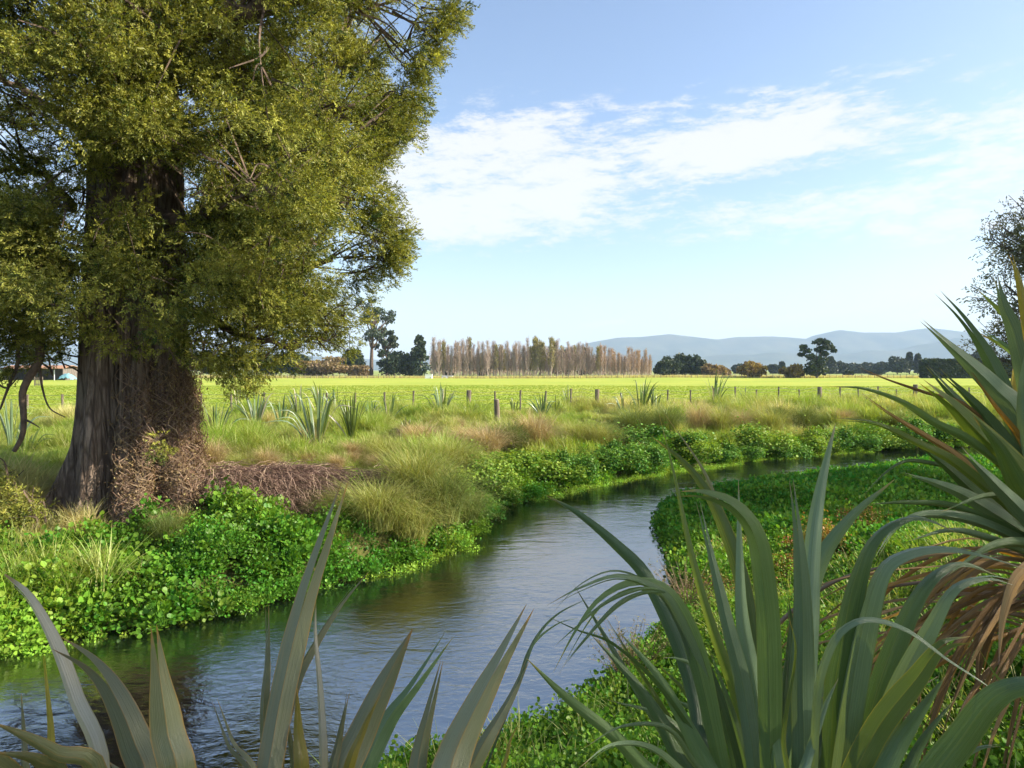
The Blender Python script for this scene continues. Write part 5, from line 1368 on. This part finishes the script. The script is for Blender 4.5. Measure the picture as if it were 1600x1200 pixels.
def far_tree(kind, px, py_base, d, hpx, wpx, label, group, mats, seed, stems=1):
    """a far tree of its own crown and trunk; size from the photograph at distance d"""
    r = np.random.default_rng(seed); x = (px - 800) / FPX * d; z = ztop(x, d); H = hpx / FPX * d; W = wpx / FPX * d / 2
    root = thing({'pine': 'pine_tree', 'gum': 'gum_tree', 'bush': 'autumn_tree', 'round': 'evergreen_tree', 'conifer': 'conifer_tree', 'spread': 'pine_tree'}[kind], label, 'tree', (x, d, z), group)
    mb = MB(); ctr = np.array([(0, 0, -.3), (r.normal() * .02 * H, 0, H * .3), (r.normal() * .03 * H, 0, H * .6), (0, 0, H * .92)]); ctr = catmull(ctr, 12)
    mb.tube(ctr, np.linspace(max(.03 * H, .15), .03, 12), 6)
    pads = []
    if kind in ('round', 'bush'):
        for i in range(26 if kind == 'bush' else 30):
            u = rand_dirs(1, r)[0]; f = r.random() ** .4 * .78; c = np.array([u[0] * W * f, u[1] * W * f, H * (.47 + .43 * u[2] * f)]); q = W * r.uniform(.25, .42); pads.append((*c, q, q, q * .8 * H / (2 * W) if H < 2 * W else q * 1.1))
    elif kind == 'conifer':
        for i in range(34):
            f = r.random() ** .8; rr = W * (1 - f) ** .75 * r.uniform(.3, .85); a = r.uniform(0, 6.28); q = W * (.22 + .26 * (1 - f)); pads.append((rr * math.cos(a), rr * math.sin(a), H * (.10 + .84 * f), q, q, q * .75))
    elif kind == 'gum':
        for i in range(20):
            f = r.random(); rr = W * (.25 + .75 * math.sin(math.pi * (.15 + .7 * f))) * r.random() ** .5; a = r.uniform(0, 6.28); q = W * r.uniform(.14, .26); c = np.array([rr * math.cos(a), rr * math.sin(a), H * (.38 + .58 * f)])
            pads.append((*c, q * 1.2, q * 1.2, q * .8)); s = ctr[int(11 * max(.1, .30 + .5 * f))]; mb.tube(catmull([s, (s + c) / 2 - [0, 0, .03 * H], c], 6), np.linspace(.012 * H, .003 * H, 6), 4)
    elif kind == 'spread':
        for c, q in [((-.62, 0, .70), .26), ((-.85, .1, .60), .16), ((-.4, -.1, .55), .26), ((-.72, .1, .80), .18), ((.05, 0, .92), .28), ((.3, .1, .96), .22), ((.55, 0, .90), .24), ((.75, 0, .78), .26), ((.95, -.1, .70), .14), ((.35, 0, .78), .2), ((.1, 0, .72), .18), ((.5, .1, .62), .22), ((-.15, 0, .42), .4), ((.1, .1, .32), .42), ((-.35, -.1, .30), .36), ((.3, 0, .45), .34), ((-.1, 0, .2), .42), ((.3, 0, .2), .36), ((-.5, 0, .18), .25)]:
            c = np.array([c[0] * W, c[1] * W, c[2] * H]); pads.append((*c, q * W, q * W, q * W * (.42 if c[2] > .5 * H else .8)))
            s = ctr[min(11, int(11 * max(.1, c[2] / H - .18)))] + [.12 * W, 0, 0]; mb.tube(catmull([s, (s + c) / 2, c], 6), np.linspace(.016 * H, .004 * H, 6), 4)
    obj('trunk', mb.mesh('trunk', M_LIMB), root)
    mb = MB(); per = {'gum': 120, 'bush': 120, 'round': 130, 'conifer': 110, 'spread': 150}[kind]
    clump_cloud(mb, pads, per, d * .0030 if kind != 'gum' else d * .0026, r)
    obj('crown', mb.mesh('crown', mats), root)
    return root


M_EV = leaf_mat('evergreen_leaves', (.022, .040, .022), (.062, .085, .038), trans=.15, gloss=.02, vary=.25)
M_GUM = leaf_mat('gum_leaves', (.035, .060, .035), (.10, .125, .07), trans=.2, gloss=.03, vary=.25)
M_AUT = leaf_mat('autumn_leaves', (.13, .085, .022), (.30, .21, .06), trans=.3, gloss=.02, vary=.25)
M_TAWNY = leaf_mat('tawny_leaves', (.17, .12, .055), (.31, .23, .12), trans=.3, gloss=.02, vary=.25)
M_BLU = leaf_mat('far_pine_needles', (.03, .045, .03), (.07, .085, .05), trans=.1, gloss=.02, vary=.25)
GT = 'trees beyond the pasture'
far_tree('gum', 580, 588, 215, 136, 66, 'tall open gum tree rising above the hanging end of the big tree', GT, M_GUM, 1)
far_tree('gum', 604, 588, 222, 78, 36, 'shorter leaning gum beside the tall one', GT, M_GUM, 2)
far_tree('round', 553, 588, 218, 50, 40, 'dark round evergreen left of the tall gum trunk', GT, M_EV, 3)
far_tree('round', 616, 588, 210, 48, 52, 'broad dark evergreen right of the tall gum', GT, M_EV, 4)
far_tree('round', 640, 588, 214, 40, 34, 'low evergreen between the broad dark one and the pointed one', GT, M_EV, 5)
far_tree('conifer', 655, 588, 208, 66, 42, 'pointed dark evergreen left of the white trough', GT, M_EV, 6)
far_tree('bush', 520, 588, 205, 38, 74, 'tawny willow thicket under the end of the big tree', GT, M_TAWNY, 7)
far_tree('bush', 488, 588, 210, 32, 60, 'brownish thicket left of the tawny willow', GT, M_AUT, 8)
far_tree('bush', 563, 589, 205, 22, 34, 'small tawny bush at the foot of the tall gum', GT, M_TAWNY, 9)
for i, (px, h, w_) in enumerate([(330, 46, 60), (372, 52, 50), (415, 44, 62), (455, 48, 56), (290, 50, 60)]):
    far_tree('round', px, 588, 232, h, w_, ['dark wood tree seen left of the hanging foliage', 'dark wood tree behind the hanging tip of foliage', 'low dark wood tree right of the hanging tip', 'dark wood tree left of the brown thicket', 'dark wood tree beside the big trunk'][i], GT, M_EV, 20 + i)
for i, (px, h, w_, d, lb) in enumerate([(1036, 27, 32, 205, 'small dark evergreen at the right end of the poplars'), (1050, 36, 34, 222, 'evergreen second from the poplars in the windbreak'), (1066, 40, 30, 226, 'tallest tree in the middle of the windbreak'), (1081, 38, 30, 226, 'tree on the right half of the windbreak'), (1093, 28, 26, 224, 'low last tree of the windbreak')]):
    far_tree('round', px, 588, d, h, w_, lb, GT, M_EV, 30 + i)
far_tree('bush', 1112, 588, 210, 24, 34, 'pale tawny bush right of the windbreak', GT, M_TAWNY, 40)
far_tree('bush', 1128, 588, 212, 20, 26, 'small tawny bush beside the pale tawny one', GT, M_TAWNY, 41)
far_tree('bush', 1176, 589, 186, 29, 48, 'round golden brown tree alone in the gap', GT, M_AUT, 42)
far_tree('bush', 1239, 590, 184, 23, 40, 'lower golden brown tree left of the flat topped pine', GT, M_AUT, 43)
far_tree('spread', 1276, 591, 182, 61, 54, 'lone flat topped pine with a dense lower crown', GT, M_EV, 44)
for i, (px, pb, d, h, w_, kd, lb) in enumerate([(1155, 583, 420, 16, 20, 'round', 'tiny bluish tree left of the golden tree'), (1208, 583, 420, 15, 18, 'round', 'tiny bluish tree right of the golden tree'), (1222, 584, 400, 18, 12, 'conifer', 'tiny pointed tree between the golden trees'),
                                               (1298, 584, 380, 26, 22, 'conifer', 'bluish pointed tree right of the flat topped pine'), (1311, 584, 390, 20, 22, 'round', 'bluish low tree right of the pointed one'), (1322, 584, 400, 16, 18, 'round', 'small bluish round tree in the gap'),
                                               (1336, 583, 420, 17, 30, 'round', 'left of two wide bluish domed trees'), (1356, 583, 420, 18, 32, 'round', 'right of two wide bluish domed trees'), (1378, 584, 380, 20, 18, 'round', 'rounded pine with a gap either side'),
                                               (1402, 585, 340, 32, 34, 'round', 'big clumped pine left of two slim ones'), (1421, 584, 350, 34, 14, 'conifer', 'slim pointed pine beside the big clumped one'), (1434, 584, 350, 31, 14, 'conifer', 'second slim pine beside the hedge'),
                                               (1450, 584, 360, 26, 26, 'round', 'pine rising behind the left end of the hedge'), (1475, 584, 380, 22, 26, 'round', 'pine top behind the middle of the hedge'), (1500, 584, 380, 24, 26, 'round', 'pine top behind the right half of the hedge'), (1540, 584, 300, 50, 40, 'round', 'tall tree behind the flax right of the hedge'),
                                               (1325, 588, 240, 8, 12, 'round', 'tiny shrub on the second paddock'), (1368, 588, 250, 7, 14, 'round', 'low shrub at the edge of the second paddock')]):
    far_tree(kd, px, pb, d, h, w_, lb, GT, M_BLU, 60 + i)

# clipped shelter hedge
d = 176; x0, x1 = (1443 - 800) / FPX * d, (1610 - 800) / FPX * d; zb = ztop(x0, d); H = 27 / FPX * d
r = np.random.default_rng(8); mb = MB(); n = 16000; L = x1 - x0; Wd = 2.4
face = r.choice(4, n, p=[.46, .12, .32, .10]); u, v = r.random(n), r.random(n)
p = np.zeros((n, 3)); nn = np.zeros((n, 3))
p[:, 0] = u * L; p[:, 1] = np.where(face == 0, -Wd / 2, np.where(face == 1, Wd / 2, (v - .5) * Wd)); p[:, 2] = np.where(face < 2, v * H, H)
e = face == 3; p[e, 0] = 0; p[e, 2] = u[e] * H; nn[:, 1] = np.where(face == 0, -1, np.where(face == 1, 1, 0)); nn[:, 2] = face == 2; nn[e, 0] = -1
p += r.normal(size=(n, 3)) * .12; p[:, 2] += .25 * (fbm(p[:, 0] * .8, p[:, 1] * 0, 3) - .5) * (p[:, 2] > H * .8)
mb.stamp(LEAF_D[0] * [1.2, 1, 1], LEAF_D[1], p, frames(rand_dirs(n, r), ref=norm(nn + r.normal(size=(n, 3)) * .5)), .55 * r.uniform(.6, 1.4, n), r.uniform(.1, .8, n))
mb.box((L / 2, 0, H / 2 - .1), (L - .5, Wd - .5, H - .4), .1)
hd = obj('hedge', mb.mesh('hedge', M_EV)); hd.location = (x0, d, zb); tag(hd, 'long dark clipped shelter hedge beyond the pasture on the right', 'hedge')

# bare poplars
M_BARK2 = leaf_mat('poplar_twigs', (.32, .26, .215), (.54, .44, .37), trans=.1, gloss=.0, vary=.2, ttint=(1, 1, 1))
M_POPL = {'a': leaf_mat('poplar_haze', (.29, .21, .155), (.44, .33, .25), trans=.3, gloss=0, vary=.25, ttint=(1, 1, 1)), 'g': leaf_mat('poplar_last_leaves', (.21, .20, .08), (.36, .32, .15), trans=.3, gloss=0, vary=.25), 'o': leaf_mat('poplar_orange', (.32, .20, .12), (.46, .31, .20), trans=.3, gloss=0, vary=.25)}


def poplar_parts(seed, leafy):
    r = np.random.default_rng(seed); H = 12.5; mb = MB()
    mb.tube([(0, 0, -.3), (r.normal() * .05, 0, H * .35), (r.normal() * .12, 0, H * .7), (r.normal() * .1, 0, H)], [.15, .12, .08, .02], 5, .75)
    n = 150; z0 = H * r.uniform(.12, .9, n); a = r.uniform(0, 6.28, n); L = H * .30 * (1 - z0 / H) ** .5 * r.uniform(.5, 1.1, n); k = np.linspace(0, 1, 5); out = L[:, None] * .36 * k ** .8
    pts = np.stack([np.cos(a)[:, None] * out, np.sin(a)[:, None] * out, z0[:, None] + L[:, None] * k], -1)
    mb.tubes(pts, np.full(n, .035), np.full(n, .012), r.uniform(.2, .8, n)); tr = mb.mesh('branches', M_BARK2)
    mb = MB(); i = r.integers(0, n, leafy); j = r.integers(1, 5, leafy); p = pts[i, j] + r.normal(size=(leafy, 3)) * .22; d = np.tile([0, 0, 1.], (leafy, 1)) + r.normal(size=(leafy, 3)) * .4
    return tr, p, d, r


pv_ = {}
for kd, cnt, lf, wf_ in (('a', 4, 520, .09), ('g', 3, 800, .22), ('o', 2, 700, .10)):
    pv_[kd] = []
    for s in range(cnt):
        tr, p, d, r = poplar_parts(300 + s + 10 * ord(kd), lf); mb = MB()
        mb.stamp(LEAF_D[0], LEAF_D[1], p, frames(d), np.stack([np.full(lf, wf_), r.uniform(.4, .9, lf), np.full(lf, .2)], -1), r.uniform(0, 1, lf))
        pv_[kd].append((tr, mb.mesh('crown', M_POPL[kd])))
POPL = []
rp_ = random.Random(12)
for px in np.arange(676, 1018, 2.6):
    row = len(POPL) % 3
    top = np.interp(px, [676, 700, 760, 835, 900, 960, 1000, 1020], [528, 530, 529, 527, 533, 546, 545, 556]) + rp_.uniform(-6, 15)
    kd = 'o' if px > 935 and rp_.random() < .6 else 'g' if (825 < px < 850 or rp_.random() < .16) else 'a'
    if row != 0 and px < 935: top += 4 if row == 1 else rp_.uniform(2, 16)
    POPL.append((px + rp_.uniform(-2, 2), 232 + row * 7 + rp_.uniform(-2, 2), top, kd))
for i, (px, d, top, kd) in enumerate(POPL):
    x = (px - 800) / FPX * d; z = ztop(x, d); H = (588 - top) / FPX * d
    root = thing('poplar_tree', {'a': 'bare grey poplar in the long row beyond the pasture', 'g': 'poplar still holding olive leaves in the long row', 'o': 'rusty bare poplar at the right end of the row'}[kd], 'tree', (x, d, z), {'a': 'bare poplars in the row', 'g': 'leafy poplars in the row', 'o': 'rusty poplars at the right end'}[kd])
    tr, cr = pv_[kd][i % len(pv_[kd])]
    obj('branches', tr, root); obj('crown', cr, root); s = H / 12.5
    root.scale = (s * rp_.uniform(.9, 1.25), s * rp_.uniform(.9, 1.25), s); root.rotation_euler = (0, 0, rp_.uniform(0, 6.28))
# the wood behind the poplars reads as one mass of bare twigs
r = np.random.default_rng(55); n = 9000; px = r.uniform(672, 1018, n); d = r.uniform(252, 285, n); x = (px - 800) / FPX * d
hh = np.interp(px, [672, 700, 760, 835, 900, 960, 1018], [38, 36, 38, 36, 38, 34, 30]) / FPX * d * (.8 + .5 * (fbm(px / 14, px * 0, 3) - .5))
z0 = ztop(0, 265) + hh * r.random(n) * .8; L = r.uniform(.8, 3., n); k = np.linspace(0, 1, 4); sl = r.normal(size=(n, 2)) * .22
pts = np.stack([x[:, None] + sl[:, :1] * L[:, None] * k, d[:, None] + sl[:, 1:] * L[:, None] * k, z0[:, None] + L[:, None] * k], -1)
mb = MB(); mb.tubes(pts, np.full(n, .07), np.full(n, .02), r.uniform(0, 1, n))
tag(obj('woodland', mb.mesh('woodland', leaf_mat('wood_twigs', (.28, .20, .15), (.46, .34, .27), trans=.1, gloss=0, vary=.25, ttint=(1, 1, 1)))), 'brownish leafless wood massed behind the poplar row', 'woodland', kind='stuff')
# low dark growth under the poplars
for i, (px, h, w_, lb) in enumerate([(700, 30, 30, 'dark evergreen at the left end of the poplar row'), (885, 46, 34, 'dark domed tree within the poplar row'), (915, 42, 26, 'dark pointed tree right of the domed one'), (870, 40, 24, 'dark tree left of the domed one'), (752, 30, 30, 'olive understorey tree in the left of the row')]):
    far_tree('conifer' if 'pointed' in lb else 'round', px, 588, 262, h * 1.02, w_, lb, GT, M_EV if i != 4 else M_GUM, 90 + i)

# white water trough and a long low one, near the foot of the poplars
M_WHITE = plain_mat('white_paint', (.74, .75, .75), (.82, .82, .81), 3., rough=.5); M_GREYM = plain_mat('trough_grey', (.35, .36, .36), (.45, .45, .44), 3.)


def trough(px, d, wpx, hpx, label):
    x = (px - 800) / FPX * d; W = wpx / FPX * d; H = hpx / FPX * d; root = thing('water_trough', label, 'trough', (x, d, ztop(x, d)))
    mb = MB(); mb.box((0, 0, H / 2 - .1), (W, W * .6 if wpx < 14 else 1.2, H + .2)); obj('tank', mb.mesh('tank', M_WHITE), root)
    D_ = W * .6 if wpx < 14 else 1.2
    mb = MB(); mb.box((0, 0, H + .04), (W + .12, D_ + .12, .08)); obj('rim', mb.mesh('rim', M_WHITE), root)
    mb = MB(); mb.box((W * .3, -D_ / 2 - .05, .18), (.3, .1, .36)); obj('float_box', mb.mesh('float_box', M_GREYM), root)


trough(670, 178, 11, 6.5, 'squarish white tank at the far side of the pasture'); trough(699, 192, 17, 3.6, 'long low white trough right of the squarish tank')

# farm shed behind the trunk on the left, with a small slatted gate before it
d = 150; x = (66 - 800) / FPX * d; z = ztop(x, d); sh = thing('farm_shed', 'open fronted farm shed with a rusty roof behind the big tree', 'shed', (x, d, z))
Mr = plain_mat('rusty_roof', (.32, .16, .09), (.45, .26, .16), 2., bump=.3, stretch=(6, .4, 1)); Mw = plain_mat('shed_wall', (.10, .085, .075), (.2, .17, .15), 3., stretch=(6, 1, .3)); Mb = plain_mat('blue_tarpaulin', (.16, .36, .42), (.24, .46, .5), 3.)
W, Dp, H = 13., 6., 2.5
mb = MB(); mb.box((0, Dp / 2, H / 2), (W, .12, H)); mb.box((-W / 2 + .06, 0, H / 2), (.12, Dp - .12, H)); mb.box((W / 2 - .06, 0, H / 2), (.12, Dp - .12, H)); mb.box((-1., 0, H / 2), (.1, Dp - .2, H - .02)); obj('wall', mb.mesh('wall', Mw), sh)
a = math.radians(11); Rm = np.array([[1, 0, 0], [0, math.cos(a), -math.sin(a)], [0, math.sin(a), math.cos(a)]])
Rm2 = np.array([[1, 0, 0], [0, math.cos(-a), -math.sin(-a)], [0, math.sin(-a), math.cos(-a)]])
mb = MB(); mb.box((0, -1.75, H + .35), (W + .6, 3.6, .08), R=Rm); mb.box((0, 1.75, H + .35), (W + .6, 3.56, .08), R=Rm2); obj('roof', mb.mesh('roof', Mr), sh)
for q in (-4.6, 1.5, 4.6):
    mb = MB(); mb.tube([(q, -Dp / 2 + .1, -.2), (q, -Dp / 2 + .1, H)], .09, 6); obj('post', mb.mesh('post', M_WHITE if q > 4 else M_POST), sh)
tp = obj('tarpaulin', None); tp.location = (x + 7.6, d - 3.2, ztop(x + 7.6, d - 3.2)); tag(tp, 'pale blue tarpaulin heap beside the farm shed', 'tarpaulin')
r = np.random.default_rng(3); gx_ = np.linspace(-1.6, 1.6, 14); gy_ = np.linspace(-1, 1, 10); A_, B_ = np.meshgrid(gx_, gy_, indexing='ij'); Zt = 1.5 * np.cos(A_ / 1.6 * 1.5) ** .6 * np.cos(B_ * 1.45) ** .5 + .12 * r.normal(size=A_.shape); Zt = np.maximum(Zt, 0)
I, J = np.meshgrid(np.arange(13), np.arange(9), indexing='ij'); F = np.stack([I * 10 + J, (I + 1) * 10 + J, (I + 1) * 10 + J + 1, I * 10 + J + 1], -1).reshape(-1, 4)
obj('sheet', make_mesh('sheet', np.stack([A_, B_, Zt], -1).reshape(-1, 3), F, Mb, smooth=True), tp)
gt = thing('slatted_gate', 'small grey slatted gate standing in the pasture left of the trunk', 'gate', ((60 - 800) / FPX * 95, 95, ztop((60 - 800) / FPX * 95, 95)))
mb = MB()
for i in range(5): mb.box((-.4 + i * .2, 0, .62), (.07, .04, 1.15))
obj('slats', mb.mesh('slats', M_POST), gt); mb = MB()
for zq in (.25, 1.05): mb.box((0, .05, zq), (1.0, .05, .09))
obj('rails', mb.mesh('rails', M_POST), gt)
for q in (-.55, .55):
    mb = MB(); mb.tube([(q, .02, -.3), (q, .02, 1.3)], .06, 6); obj('post', mb.mesh('post', M_POST), gt)
